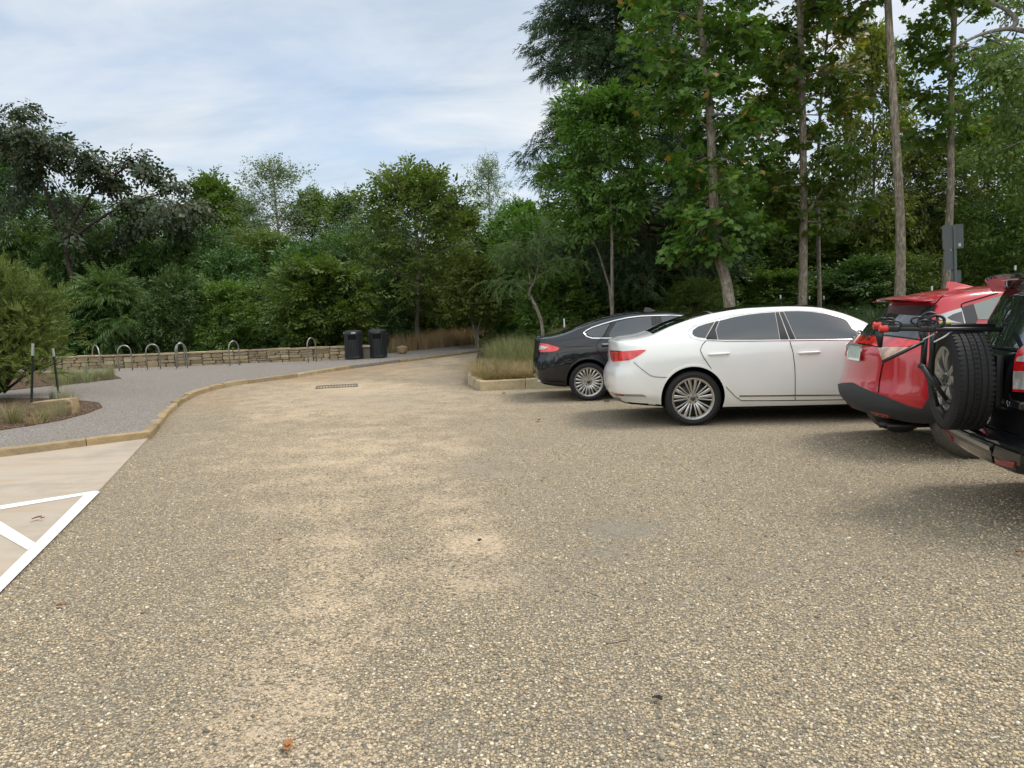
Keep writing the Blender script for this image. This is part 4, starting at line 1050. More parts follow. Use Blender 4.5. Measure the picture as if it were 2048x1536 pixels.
# side glass and its dark pillars
qg = Z4([(752, 296), (790, 268), (850, 248), (912, 232), (842, 352), (790, 346), (762, 336), (748, 318)])
cw.panel('window', qg, .004, M['tint'])
cw.panel('window', Z4([(948, 226), (1050, 200), (1150, 182), (1250, 170), (1352, 163), (1388, 362), (1150, 366), (938, 366), (922, 290)]), .004, M['tint'], parent=doors_r)
cw.panel('window', Z4([(1418, 158), (1520, 156), (1620, 160), (1720, 174), (1820, 200), (1900, 228), (1975, 262), (2030, 300), (2056, 352), (1890, 358), (1508, 360)]), .004, M['tint'], parent=doors_f)
cw.panel('pillar_trim', Z4([(918, 231), (944, 226), (918, 290), (934, 366), (860, 364), (846, 352)]), .003, M['trim'], parent=doors_r)
cw.panel('pillar_trim', Z4([(1356, 163), (1380, 161), (1456, 364), (1392, 363)]), .003, M['trim'], parent=doors_r); cw.panel('pillar_trim', Z4([(1385, 161), (1414, 159), (1504, 361), (1462, 363)]), .003, M['trim'], parent=doors_f)
cw.strip('window_trim', Z4([(740, 345), (722, 318), (728, 290), (765, 262), (830, 240), (920, 210), (1040, 185), (1160, 168), (1290, 155), (1400, 150), (1500, 148), (1620, 150), (1730, 164), (1830, 190), (1920, 226), (1985, 258)]), .016, .005, M['chrome'])
cw.strip('window_trim', Z4([(740, 345), (790, 358), (860, 368), (1000, 373), (1200, 372), (1456, 369), (1700, 366), (1900, 363), (2060, 358)]), .018, .005, M['chrome'])
cw.strip('sill_trim', Z4([(1092, 776), (1300, 774), (1500, 771), (1800, 769), (2100, 764)]), .022, .006, M['chrome'])
handle(cw, Z4([(862, 474)])[0], Z4([(1020, 464)])[0], doors_r, M['white']); handle(cw, Z4([(1520, 462)])[0], Z4([(1684, 453)])[0], doors_f, M['white'])
for a, dr in ((Z4([(905, 462), (960, 446), (1005, 456), (985, 488), (930, 490)]), doors_r), (Z4([(1560, 450), (1620, 434), (1668, 444), (1650, 476), (1590, 480)]), doors_f)): pass
lampw = cw.panel('tail_lamp', ZT([(156, 474), (330, 480), (500, 470), (640, 458), (710, 460), (690, 480), (600, 545), (500, 600), (440, 618), (330, 630), (205, 636), (178, 610), (162, 540)]), .006, M['redlamp'], grid=4)
cw.panel('lamp_trim', ZT([(156, 466), (250, 470), (330, 476), (330, 484), (240, 486), (157, 484)]), .007, M['trim'], grid=4, parent=lampw)
cw.panel('reflector', ZT([(122, 1104), (240, 1128), (366, 1140), (366, 1164), (250, 1160), (130, 1130)]), .006, M['reflector'], grid=4)
cw.panel('bumper_trim', ZT([(370, 1138), (640, 1140), (685, 1152), (715, 1176), (560, 1172), (370, 1164)]), .006, M['satin'], grid=4)
ex = cw.panel('exhaust_tip', ZT([(124, 1164), (250, 1186), (304, 1194), (302, 1296), (240, 1304), (190, 1270), (140, 1200)]), .010, M['satin'], grid=4)
cw.panel('exhaust_hole', ZT([(182, 1200), (262, 1212), (256, 1266), (222, 1268), (200, 1238)]), .012, M['seam'], grid=4, parent=ex)
cw.panel('bumper_lip', ZT([(205, 1296), (300, 1306), (520, 1336), (760, 1348), (926, 1372), (760, 1374), (420, 1342), (260, 1322)]), .006, M['trim'], grid=4)
cw.panel('rear_window', [(.60, -.60), (.60, .60), (.85, .585), (1.15, .565), (1.36, .545), (1.36, -.545), (1.15, -.565), (.85, -.585)], .004, M['blackglass'], 'top', mir=False, grid=.07)
cw.panel('roof_panel', [(1.38, -.555), (1.38, .555), (2.0, .545), (2.72, .54), (2.72, -.54), (2.0, -.545)], .004, M['blackglass'], 'top', mir=False, grid=.07)
cw.panel('windscreen', [(2.80, -.53), (2.80, .53), (3.1, .56), (3.5, .62), (3.5, -.62), (3.1, -.56)], .004, M['tint'], 'top', mir=False, grid=.07)
cw.panel('headlamp', [(-.75, .62), (-.75, .72), (-.35, .70), (-.40, .62)], .005, M['clearlamp'], 'front'); cw.panel('grille', [(-.33, .40), (-.36, .66), (.36, .66), (.33, .40)], .005, M['trim'], 'front', mir=False)
bw = cw.finish([(WX, WR+.01, .40, .60), (WX+2.84, WR+.01, .40, .60)], M['white'], None)
# arch lips
def arch_lip(c, x, z, r_, mat, parent, w_=.026, a0=-22, a1=202, off=.006, name='arch_lip'):
    pts = [(x+r_*math.cos(R(a)), z+r_*math.sin(R(a))) for a in np.linspace(a0, a1, 30)]
    c.strip(name, pts, w_, off, mat, 'side', parent, True, False, .004)
for x in (WX, WX+2.84):
    arch_lip(cw, x, WR+.01, .412, M['white'], cw.root, .03, -18, 198)
    for s_ in (-1, 1): make_wheel(cw.root, (x, s_*.80, WR), WR, .235, .262, 'blades', s_, M['rubber'])
for s_ in (-1, 1): mr = MB(); mr.box((3.12, s_*.99, 1.09), (.14, .2, .13), None, .04); mr.box((3.12, s_*.87, 1.05), (.06, .14, .03)); mr.build('mirror', M['white'], cw.root, True, angle=50)

# ---------------------------------------------------------------- black saloon
M['black'] = paint('black_paint', (.004, .005, .009), 0, .4, .3, 1.0, .04, .12)
k_ = .92
SF = dict(L=4.5, kr=.17, cr=.36, bulr=.09, tab=dict(
    zb=[(0, .27), (.5, .235), (.9, .20), (4.5, .20)], ws=[(0, .70), (.5, .78), (1.0, .80), (3.6, .80), (4.5, .64)], wlo=[(0, .77), (.5, .825), (1.0, .835), (3.6, .835), (4.2, .80), (4.5, .68)], zlo=[(0, .38), (4.5, .38)],
    wmid=[(0, .785), (.5, .84), (1.0, .855), (2, .845), (3.6, .85), (4.2, .81), (4.5, .70)], zmid=[(0, .58), (4.5, .56)], wsh=[(0, .75), (.5, .82), (1.0, .845), (2, .83), (3.6, .83), (4.2, .79), (4.5, .68)], zsh=[(0, .80), (.8, .835), (2, .81), (3.6, .77), (4.5, .60)],
    wbelt=[(0, .69), (.4, .735), (.9, .775), (1.4, .79), (2.9, .79), (3.5, .77), (4.5, .62)], zbelt=[(0, .965), (.4, .995), (.9, 1.02), (1.3, 1.015), (2.6, .985), (3.2, .955), (3.6, .89), (4.2, .80), (4.5, .64)],
    wrail=[(0, .62), (.4, .635), (.6, .62), (1.0, .57), (1.5, .55), (2.4, .545), (2.8, .56), (3.2, .61), (3.5, .64), (4.5, .53)],
    zrail=[(0, 1.03), (.3, 1.05), (.5, 1.083), (.86, 1.195), (1.3, 1.315), (1.75, 1.375), (2.2, 1.378), (2.5, 1.345), (2.8, 1.25), (3.1, 1.11), (3.4, .965), (4.0, .88), (4.5, .66)],
    ztop=[(0, 1.045), (.12, 1.062), (.3, 1.08), (.5, 1.115), (.86, 1.24), (1.3, 1.362), (1.75, 1.422), (2.2, 1.426), (2.5, 1.395), (2.8, 1.31), (3.1, 1.17), (3.4, 1.005), (4.0, .91), (4.5, .69)]),
    xr=[(.2, .2), (.27, .10), (.33, .05), (.40, .01), (.5, 0), (.6, .008), (.70, .022), (.76, .05), (.98, .055), (1.04, .045), (1.1, .06), (1.5, .06)], xf=[(.2, -.1), (.5, 0), (.7, -.06), (1.5, -.1)], ar=.7)
FX, FR = .915, .312
yaw = R(-1.5)
cf = Car('black_saloon', 'black saloon with chrome window trim parked beside the raised bed, behind the white saloon', SF, place((1.255, 12.50), yaw, FX, .80), yaw, None)
drf = cf.panel('door', Z3([(1118, 352), (1088, 380), (1072, 402), (1078, 428), (1110, 480), (1165, 540), (1240, 640), (1300, 712), (1500, 712), (1500, 352)]), .003, M['black'])
cf.seam(Z3([(1180, 236), (1118, 352), (1086, 380), (1070, 402), (1076, 428), (1108, 480), (1163, 540), (1238, 640), (1298, 714), (1500, 714), (1500, 352)]))
cf.seam(Z3([(780, 460), (800, 500), (850, 532), (892, 540)]), .006); cf.seam(Z3([(650, 662), (740, 668), (852, 668)]), .006)
cf.panel('window', Z3([(1000, 312), (1040, 286), (1100, 262), (1172, 246), (1112, 344), (1060, 346), (1020, 336), (1004, 322)]), .004, M['tint'])
cf.panel('window', Z3([(1216, 236), (1300, 214), (1400, 200), (1470, 196), (1482, 346), (1166, 346), (1164, 318)]), .004, M['tint'], parent=drf)
cf.panel('window', Z3([(1540, 194), (1620, 192), (1700, 198), (1780, 214), (1860, 250), (1900, 300), (1900, 340), (1580, 342)]), .004, M['tint'])
cf.panel('pillar_trim', Z3([(1178, 246), (1212, 238), (1164, 314), (1164, 346), (1118, 346)]), .003, M['trim'], parent=drf); cf.panel('pillar_trim', Z3([(1474, 196), (1498, 195), (1510, 346), (1486, 346)]), .003, M['trim'], parent=drf); cf.panel('pillar_trim', Z3([(1504, 195), (1536, 194), (1576, 342), (1516, 346)]), .003, M['trim'])
cf.strip('window_trim', Z3([(1040, 352), (1000, 340), (978, 314), (995, 297), (1040, 274), (1110, 250), (1200, 224), (1300, 202), (1400, 190), (1500, 186), (1620, 184), (1700, 190), (1760, 200)]), .020, .005, M['chrome'])
cf.strip('window_trim', Z3([(1040, 352), (1100, 353), (1250, 353), (1380, 352), (1600, 350), (1800, 346)]), .020, .005, M['chrome'])
handle(cf, Z3([(1112, 410)])[0], Z3([(1196, 402)])[0], drf, M['black']); cf.strip('handle_trim', Z3([(1110, 400), (1190, 398)]), .014, .03, M['chrome'], parent=drf)
lf = cf.panel('tail_lamp', Z3([(640, 386), (690, 392), (745, 404), (800, 424), (790, 440), (760, 450), (700, 454), (640, 456)]), .006, M['redlamp'], grid=3)
cf.panel('lamp_lens', Z3([(640, 406), (680, 408), (720, 420), (692, 434), (640, 440)]), .009, M['clearlamp'], grid=3, parent=lf)
cf.strip('crease_trim', Z3([(830, 416), (920, 414), (1060, 410)]), .010, .002, M['black'])
cf.strip('exhaust_tip', Z3([(632, 655), (652, 660), (662, 668), (655, 676), (636, 672)]), .016, .008, M['chrome'], closed=True)
cf.panel('boot_spoiler', [(.0, -.56), (.0, .56), (.10, .56), (.16, .5), (.16, -.5), (.10, -.56)], .028, M['black'], 'top', mir=False, grid=.06)
cf.panel('rear_window', [(.52, -.53), (.52, .53), (.86, .52), (1.28, .49), (1.28, -.49), (.86, -.52)], .004, M['blackglass'], 'top', mir=False, grid=.07)
cf.panel('windscreen', [(2.52, -.48), (2.52, .48), (2.8, .51), (3.3, .58), (3.3, -.58), (2.8, -.51)], .004, M['tint'], 'top', mir=False, grid=.07)
cf.panel('headlamp', [(-.68, .60), (-.68, .70), (-.35, .68), (-.40, .6)], .005, M['clearlamp'], 'front'); cf.panel('grille', [(-.3, .38), (-.34, .62), (.34, .62), (.3, .38)], .005, M['trim'], 'front', mir=False)
fin = MB(); fin.add([(1.95, -.025, 1.415), (2.18, -.03, 1.42), (2.18, .03, 1.42), (1.95, .025, 1.415), (1.98, 0, 1.49), (2.05, 0, 1.485)], [(0, 1, 2, 3), (0, 4, 5, 1), (3, 2, 5, 4), (1, 5, 2), (0, 3, 4)]); fin.build('roof_antenna', M['black'], cf.root)
cf.finish([(FX, FR+.01, .362, .54), (FX+2.62, FR+.01, .362, .54)], M['black'], None)
for x in (FX, FX+2.62):
    arch_lip(cf, x, FR+.01, .374, M['black'], cf.root, .028, -18, 198)
    for s_ in (-1, 1): make_wheel(cf.root, (x, s_*.745, FR), FR, .215, .234, 'twenty', s_, M['rubber'])

# ---------------------------------------------------------------- red hatchback
M['red'] = paint('red_paint', (.46, .006, .016), 0, .3, .08, 1.0, .12)
SH = dict(L=4.28, kr=.13, cr=.42, bulr=.13, bow=.01, tab=dict(
    zb=[(0, .36), (.4, .30), (.8, .24), (3.4, .22), (4.28, .24)], ws=[(0, .72), (.5, .80), (1.0, .83), (3.6, .83), (4.28, .66)], wlo=[(0, .79), (.5, .862), (1.0, .868), (3.6, .868), (4.28, .70)], zlo=[(0, .46), (4.28, .44)],
    wmid=[(0, .80), (.5, .872), (1.0, .885), (2.0, .875), (3.5, .885), (4.0, .83), (4.28, .72)], zmid=[(0, .68), (4.28, .62)], wsh=[(0, .775), (.5, .85), (1.0, .862), (2.0, .85), (3.5, .845), (4.28, .68)], zsh=[(0, .92), (1, .93), (2, .88), (3.5, .83), (4.28, .66)],
    wbelt=[(0, .725), (.4, .785), (1, .81), (2, .812), (3, .80), (3.5, .775), (4.28, .62)], zbelt=[(0, 1.09), (.5, 1.12), (1.2, 1.09), (2.2, 1.03), (3.1, .98), (3.5, .95), (4.0, .87), (4.28, .70)],
    wrail=[(0, .53), (.5, .57), (1, .585), (2, .59), (2.6, .59), (3.0, .62), (3.4, .68), (4.28, .54)], zrail=[(0, 1.46), (.4, 1.50), (.9, 1.535), (1.5, 1.555), (2.1, 1.55), (2.5, 1.505), (2.8, 1.41), (3.1, 1.22), (3.4, 1.03), (3.8, .95), (4.28, .72)],
    ztop=[(0, 1.52), (.4, 1.56), (.9, 1.60), (1.5, 1.62), (2.1, 1.61), (2.5, 1.565), (2.8, 1.47), (3.1, 1.28), (3.4, 1.07), (3.8, .98), (4.28, .75)]),
    xr=[(.22, .24), (.32, .15), (.40, .09), (.48, .055), (.56, .04), (.62, .045), (.68, .07), (.78, .085), (.90, .09), (.98, .09), (1.04, .13), (1.10, .19), (1.25, .31), (1.40, .43), (1.50, .51), (1.62, .57)], xf=[(.2, -.1), (.5, 0), (.75, -.08), (1.0, -.2), (1.6, -.3)], ar=1.5, af=.9)
HX, HR_ = .86, .337
yaw = R(-3.0)
ch = Car('red_hatchback', 'glossy red crossover hatchback with grey lower cladding parked beyond the bike rack arms', SH, place((4.33, 7.12), yaw, HX, .80), yaw, None)
RG = ch.panel('rear_window', [(-.67, 1.11), (.67, 1.11), (.645, 1.22), (.60, 1.34), (.54, 1.445), (-.54, 1.445), (-.60, 1.34), (-.645, 1.22)], .005, M['tint'], 'rear', mir=False)
lh = ch.panel('tail_lamp', Z5([(275, 490), (370, 486), (420, 494), (560, 508), (655, 522), (664, 530), (560, 562), (480, 560), (364, 558), (280, 540)]), .008, M['redlamp'], grid=4)
ch.panel('lamp_lens', Z5([(362, 560), (480, 562), (572, 564), (540, 588), (470, 632), (402, 664), (382, 620)]), .008, M['amberlamp'], grid=4, parent=lh)
ch.seam(Z5([(165, 520), (260, 542), (360, 556)]), .012, mir=False); ch.seam(Z5([(398, 668), (386, 720), (372, 800), (366, 872)]), .008, mir=False); ch.seam(Z5([(640, 345), (690, 308), (760, 258), (806, 210)]), .008)
ch.strip('lamp_trim', Z5([(268, 484), (420, 482), (560, 500), (660, 514)]), .012, .008, M['trim'])
# grey cladding round the tail and the wheel arch
ch.panel('bumper_cladding', [(-.84, .35), (-.845, .475), (-.78, .50), (-.70, .555), (-.58, .585), (-.45, .60), (-.2, .635), (0, .655), (.2, .635), (.45, .60), (.58, .585), (.70, .555), (.78, .50), (.845, .475), (.84, .35), (0, .33)], .014, M['clad'], 'rear', mir=False, grid=.04)
ch.panel('bumper_cladding', [(.16, .36), (.14, .49), (.30, .475), (.47, .47), (.50, .36), (.47, .30)], .013, M['clad'], 'side', grid=.04)
ch.panel('reflector', Z5([(312, 990), (380, 1004), (440, 1018), (462, 1038), (440, 1044), (360, 1030)]), .018, M['reflector'], grid=4)
ann = [(HX+.41*math.cos(R(a)), HR_+.47*0+.02+.41*math.sin(R(a))) for a in np.linspace(-8, 196, 26)]; ann2 = [(HX+.50*math.cos(R(a)), HR_+.02+.485*math.sin(R(a))) for a in np.linspace(196, -8, 26)]
ch.panel('arch_cladding', ann+ann2, .012, M['clad'], 'side', grid=.08)
ch.panel('sill_cladding', [(1.36, .24), (1.36, .36), (2.9, .36), (2.9, .24)], .012, M['clad'], 'side')
pl0 = ch.px(1713, 704, 0); n0 = Vector((-1, 0, .12)).normalized()
pm = MB(); mt3 = Matrix(((n0.x, 0, -n0.z*-1), (0, 1, 0), (n0.z, 0, -n0.x))); pm.box(pl0+n0*.016, (.012, .305, .155), Matrix.Rotation(R(7), 3, 'Y')); M['plate'] = simple('number_plate', (.42, .50, .44), .4, .5, 0, .25, 22)
po = pm.build('number_plate', M['plate'], ch.root)
fm = MB()
for (dy, dz, sy, sz) in ((0, .075, .325, .016), (0, -.075, .325, .022), (.156, 0, .016, .16), (-.156, 0, .016, .16)): fm.box(pl0+n0*.02+Vector((.006*dz/.075*1.0, dy, dz)), (.014, sy, sz), Matrix.Rotation(R(7), 3, 'Y'))
fm.build('plate_frame', M['chrome'], po)
# roof spoiler
sv = []; sf = []; nsp = 12
for i in range(nsp+1):
    t_ = i/nsp*2-1; y = .565*t_; bk = .40+.12*abs(t_)**2.5; zc = 1.532-.045*t_*t_
    th = 1-.8*abs(t_)**5; sv += [(.62, y*.97, zc+.016*th), (.50, y, zc+.014*th), (bk, y, zc-.002), (bk+.008, y, zc-.002-.018*th), (.46, y*.97, zc-.022*th), (.62, y*.95, zc-.03*th)]
for i in range(nsp):
    for k_ in range(6): sf.append((i*6+k_, i*6+(k_+1) % 6, (i+1)*6+(k_+1) % 6, (i+1)*6+k_))
sf += [list(range(6))[::-1], [nsp*6+k_ for k_ in range(6)]]
so_ = MB().add(sv, sf); so_.build('roof_spoiler', M['red'], ch.root, True, angle=20)
# side glass
qt = ch.panel('quarter_trim', ZB([(186, 660), (240, 620), (340, 585), (520, 530), (548, 620), (580, 745), (480, 742), (330, 728), (220, 696)]), .004, M['satin'])
ch.panel('window', ZB([(322, 668), (400, 622), (524, 580), (548, 700), (556, 742), (470, 726), (380, 700)]), .007, M['blackglass'], parent=qt)
drh = ch.panel('door', [(1.30, .38), (1.30, .60), (1.20, .80), (1.12, .95), (1.10, 1.08), (1.25, 1.12), (2.05, 1.08), (2.08, .38)], .003, M['red'], 'side'); drh2 = ch.panel('door', [(2.10, .38), (2.07, 1.08), (3.05, 1.02), (3.08, .70), (3.0, .38)], .003, M['red'], 'side')
ch.panel('pillar_trim', ZB([(524, 524), (600, 498), (682, 472), (744, 700), (726, 748), (586, 745)]), .004, M['clad'], parent=drh)
ch.panel('window', ZB([(692, 482), (800, 444), (950, 396), (1060, 366), (1200, 330), (1250, 420), (1240, 640), (1000, 690), (752, 694)]), .005, M['clear'], parent=drh)
ch.seam(ZB([(520, 530), (524, 480), (560, 460), (700, 420), (860, 372), (1030, 322)]), .008)
ch.panel('windscreen', [(2.55, -.53), (2.55, .53), (2.8, .56), (3.22, .62), (3.22, -.62), (2.8, -.56)], .004, M['tint'], 'top', mir=False, grid=.07)
ch.panel('headlamp', [(-.72, .68), (-.72, .80), (-.4, .76), (-.42, .68)], .005, M['clearlamp'], 'front'); ch.panel('grille', [(-.36, .42), (-.38, .70), (.38, .70), (.36, .42)], .005, M['trim'], 'front', mir=False)
an = ch.px(1886, 577); fin = MB(); fx = an.x; 
fz = 1.60; fin.add([(fx-.02, -.035, fz-.01), (fx+.26, -.03, fz+.004), (fx+.26, .03, fz+.004), (fx-.02, .035, fz-.01), (fx-.03, 0, fz+.075), (fx+.05, 0, fz+.070), (fx+.15, 0, fz+.04)], [(0, 3, 2, 1), (0, 4, 3), (0, 5, 4), (0, 6, 5), (0, 1, 6), (3, 4, 5), (3, 5, 6), (3, 6, 2), (1, 2, 6)]); fin.build('roof_antenna', M['red'], ch.root)
wp = MB(); wp.tube([ch.axis(-.02, 1.10, 'rear', .012), ch.axis(.20, 1.14, 'rear', .018), ch.axis(.50, 1.16, 'rear', .012)], .012, 6); wp.build('wiper', M['trim'], ch.root)
em_ = MB(); em_.tube([(.55, -.34, .27), (.30, -.36, .27), (.18, -.37, .265)], .03, 10); em_.tube([(.2, -.5, .27), (.9, -.45, .26)], .02, 8); em_.build('exhaust', M['disc'], ch.root, True)
ch.finish([(HX, HR_+.02, .41, .56), (HX+2.6, HR_+.02, .41, .56)], M['red'], None)
for x in (HX, HX+2.6):
    for s_ in (-1, 1): make_wheel(ch.root, (x, s_*.765, HR_), HR_, .215, .225, 'five', s_, M['dusty'])

# ---------------------------------------------------------------- black off-roader with a spare wheel
SV = dict(L=4.35, kr=.10, cr=.40, bulr=.06, bow=.012, tab=dict(
    zb=[(0, .40), (.4, .36), (.8, .30), (3.5, .28), (4.35, .30)], ws=[(0, .76), (.5, .83), (3.7, .83), (4.35, .68)], wlo=[(0, .83), (.5, .88), (1.0, .89), (3.7, .89), (4.35, .72)], zlo=[(0, .48), (4.35, .48)],
    wmid=[(0, .84), (.5, .89), (1.0, .907), (3.6, .905), (4.1, .86), (4.35, .75)], zmid=[(0, .70), (4.35, .66)], wsh=[(0, .82), (.5, .875), (1.0, .885), (3.6, .87), (4.35, .72)], zsh=[(0, .98), (3.6, .9), (4.35, .72)],
    wbelt=[(0, .795), (.4, .83), (1, .845), (3.2, .83), (4.35, .65)], zbelt=[(0, 1.13), (1, 1.10), (3.2, 1.04), (3.6, .99), (4.0, .93), (4.35, .78)],
    wrail=[(0, .645), (.5, .66), (1, .665), (2.6, .66), (3.0, .68), (3.4, .72), (4.35, .58)], zrail=[(0, 1.60), (.5, 1.635), (1.2, 1.65), (2.2, 1.645), (2.6, 1.60), (2.9, 1.48), (3.2, 1.28), (3.5, 1.09), (3.9, 1.01), (4.35, .80)],
    ztop=[(0, 1.655), (.5, 1.695), (1.2, 1.715), (2.2, 1.71), (2.6, 1.665), (2.9, 1.545), (3.2, 1.34), (3.5, 1.13), (3.9, 1.04), (4.35, .83)]),
    xr=[(.30, .10), (.38, .04), (.46, .004), (.54, 0), (.575, .01), (.60, .10), (.64, .15), (.80, .15), (1.0, .155), (1.10, .175), (1.18, .22), (1.40, .31), (1.55, .37), (1.66, .42), (1.72, .45)], xf=[(.3, -.1), (.6, 0), (.8, -.06), (1.1, -.2), (1.7, -.3)], ar=1.3, af=.9)
M['black2'] = paint('off_roader_black', (.004, .0045, .006), 0, .4, .3, 1.0, .04, .12)
VX, VR = .92, .36
yaw = R(-13.0); VO = Vector((3.25, 5.42, 0))
cv = Car('black_off_roader', 'black off-roader with a spare wheel on its tail door', SV, VO, yaw, None)
cv.panel('rear_window', [(-.66, 1.17), (.66, 1.17), (.62, 1.36), (.54, 1.57), (-.54, 1.57), (-.62, 1.36)], .005, M['tint'], 'rear', mir=False)
td = cv.panel('tail_door', [(-.60, .62), (.66, .62), (.68, 1.02), (.66, 1.14), (-.62, 1.14), (-.64, 1.0)], .004, M['black2'], 'rear', mir=False)
cv.seam([(-.60, .61), (.67, .61), (.69, 1.02), (.67, 1.15), (-.63, 1.15), (-.65, 1.0)], .009, 'rear', False, True)
lv = cv.panel('tail_lamp', [(2050, 693), (2039, 703), (2034, 718), (2031, 741), (2029, 783), (2075, 786), (2120, 784), (2130, 700), (2090, 688)], .014, M['redlamp'], grid=5)
cv.panel('lamp_lens', [(2033, 743), (2032, 778), (2070, 780), (2110, 778), (2112, 744)], .020, M['clearlamp'], grid=5, parent=lv); cv.panel('lamp_lens', [(2040, 717), (2038, 724), (2070, 727), (2112, 722), (2112, 712), (2060, 710)], .020, M['clearlamp'], grid=5, parent=lv)
cv.panel('reflector', ZC([(1005, 1095), (1130, 1120), (1278, 1150), (1268, 1222), (1120, 1190), (1010, 1160)]), .010, M['reflector'], grid=4)
cv.strip('bumper_strip', [(-.4, .515), (0, .525), (.6, .515)], .03, .006, M['satin'], 'rear', mir=False)
cv.panel('bumper_step', [(.015, -.62), (.015, .62), (.10, .64), (.10, -.64)], .006, M['clad'], 'top', mir=False) if False else None
cv.seam([(-.80, .545), (-.4, .555), (.4, .555), (.80, .545)], .01, 'rear', False); cv.seam([(-.44, .545), (-.38, .42), (-.32, .36)], .01, 'rear', False)
for nm, y0 in (('window', 0),):
    dv = cv.panel('door', [(1.0, .97), (1.24, .78), (1.37, .56), (1.40, .42), (2.02, .42), (2.02, 1.10), (1.0, 1.12)], .003, M['black2'], 'side'); dv2 = cv.panel('door', [(2.05, .42), (2.05, 1.10), (3.02, 1.06), (3.0, .42)], .003, M['black2'], 'side')
    cv.panel('window', [(.98, 1.16), (.98, 1.55), (2.02, 1.57), (2.02, 1.14)], .004, M['tint'], 'side', parent=dv); cv.panel('window', [(2.08, 1.14), (2.08, 1.57), (2.5, 1.54), (2.9, 1.30), (3.0, 1.12)], .004, M['tint'], 'side', parent=dv2); cv.panel('window', [(.50, 1.18), (.56, 1.5), (.92, 1.54), (.92, 1.16)], .004, M['tint'], 'side')
cv.panel('windscreen', [(2.68, -.60), (2.68, .60), (3.0, .62), (3.36, .66), (3.36, -.66), (3.0, -.62)], .004, M['tint'], 'top', mir=False, grid=.07)
cv.panel('headlamp', [(-.74, .76), (-.74, .88), (-.45, .86), (-.48, .76)], .005, M['clearlamp'], 'front'); cv.panel('grille', [(-.38, .50), (-.40, .74), (.40, .74), (.38, .50)], .005, M['trim'], 'front', mir=False)
sv = []; sf = []
for i in range(nsp+1):
    t_ = i/nsp*2-1; y = .66*t_; bk = .20+.14*abs(t_)**3; zc = 1.678-.05*t_*t_
    sv += [(.60, y*.98, zc+.012), (.40, y, zc+.014), (bk, y, zc-.004), (bk+.012, y, zc-.026), (.36, y*.96, zc-.075), (.60, y*.95, zc-.08)]
spv = MB().add(sv, sf) if sf else None
sf = []
for i in range(nsp):
    for k_ in range(6): sf.append((i*6+k_, i*6+(k_+1) % 6, (i+1)*6+(k_+1) % 6, (i+1)*6+k_))
sf += [list(range(6))[::-1], [nsp*6+k_ for k_ in range(6)]]
spo = MB().add(sv, sf).build('roof_spoiler', M['black2'], cv.root, True, angle=20)
MB().box((.262, 0, 1.645), (.03, .30, .03), None, .008).build('brake_lamp', M['reflector'], spo)
cv.finish([(VX, VR+.02, .43, .58), (VX+2.56, VR+.02, .43, .58)], M['black2'], None)
for x in (VX, VX+2.56):
    for s_ in (-1, 1): make_wheel(cv.root, (x, s_*.785, VR), VR, .225, .232, 'five', s_, M['rubber'])
# spare wheel: axis along the car, outer face to the rear
sw = make_wheel(cv.root, (-.055, 0, .945), .362, .232, .232, 'five', -1, M['rubber'], 'spare_wheel', True); sw.rotation_euler = (R(0), 0, R(-90))
br = MB(); br.tube([(.16, 0, .945), (.0, 0, .945)], .07, 14); br.box((.13, 0, .945), (.05, .42, .36), None, .02); br.build('spare_carrier', M['trim'], cv.root, True, angle=40)
hd = MB(); hd.box((.12, -.55, .83), (.05, .16, .05), None, .012); hd.build('handle', M['black2'], td[0])
lettering(cv, '4WD', (2016, 807), .062, M['chrome'], cv.root, 'badge', Vector((0, -1, 0)))

# ---------------------------------------------------------------- bicycle carrier clamped on the spare wheel
M['rackblack'] = simple('rack_black', (.012, .012, .013), .38, .5, 0, .2, 20); M['rackred'] = simple('red_cap', (.62, .03, .02), .4, .5, 0, .15, 30); M['rope'] = simple('white_cord', (.75, .74, .70), .7, .3); M['yellow'] = simple('yellow_strap', (.55, .55, .12), .6, .3)
rk0 = empty('bike_rack', VO, yaw, 'black folding bike rack with red arm caps clamped over the spare wheel', 'bike carrier')
ri = (Matrix.Translation(VO) @ Matrix.Rotation(yaw, 4, 'Z')).inverted()
def RP(px, py, lat):
    """photo line of sight cut with a lengthwise plane of the car at lateral offset lat"""
    o = ri @ CAM; d = ri.to_3x3() @ ray(px, py); return o + d*((lat-o.y)/d.y)
arms = []
for (p0, p1, lat) in (((1762, 657.5), (2004, 659), -.13), ((1750, 651), (1990, 652), .13)):
    a, b = RP(*p0, lat), RP(*p1, lat)
    m_ = MB(); m_.tube([a, a.lerp(b, .5), b], .0165, 10); ar_ = m_.build('arm', M['rackblack'], rk0, True); arms.append((a, b, ar_))
    c_ = MB(); e = (a-b).normalized(); c_.tube([a+e*.012, a-e*.04], [.027, .027], 12); c_.tube([a-e*.04, a-e*.05], [.027, .019], 12); c_.build('end_cap', M['rackred'], ar_, True, angle=40)
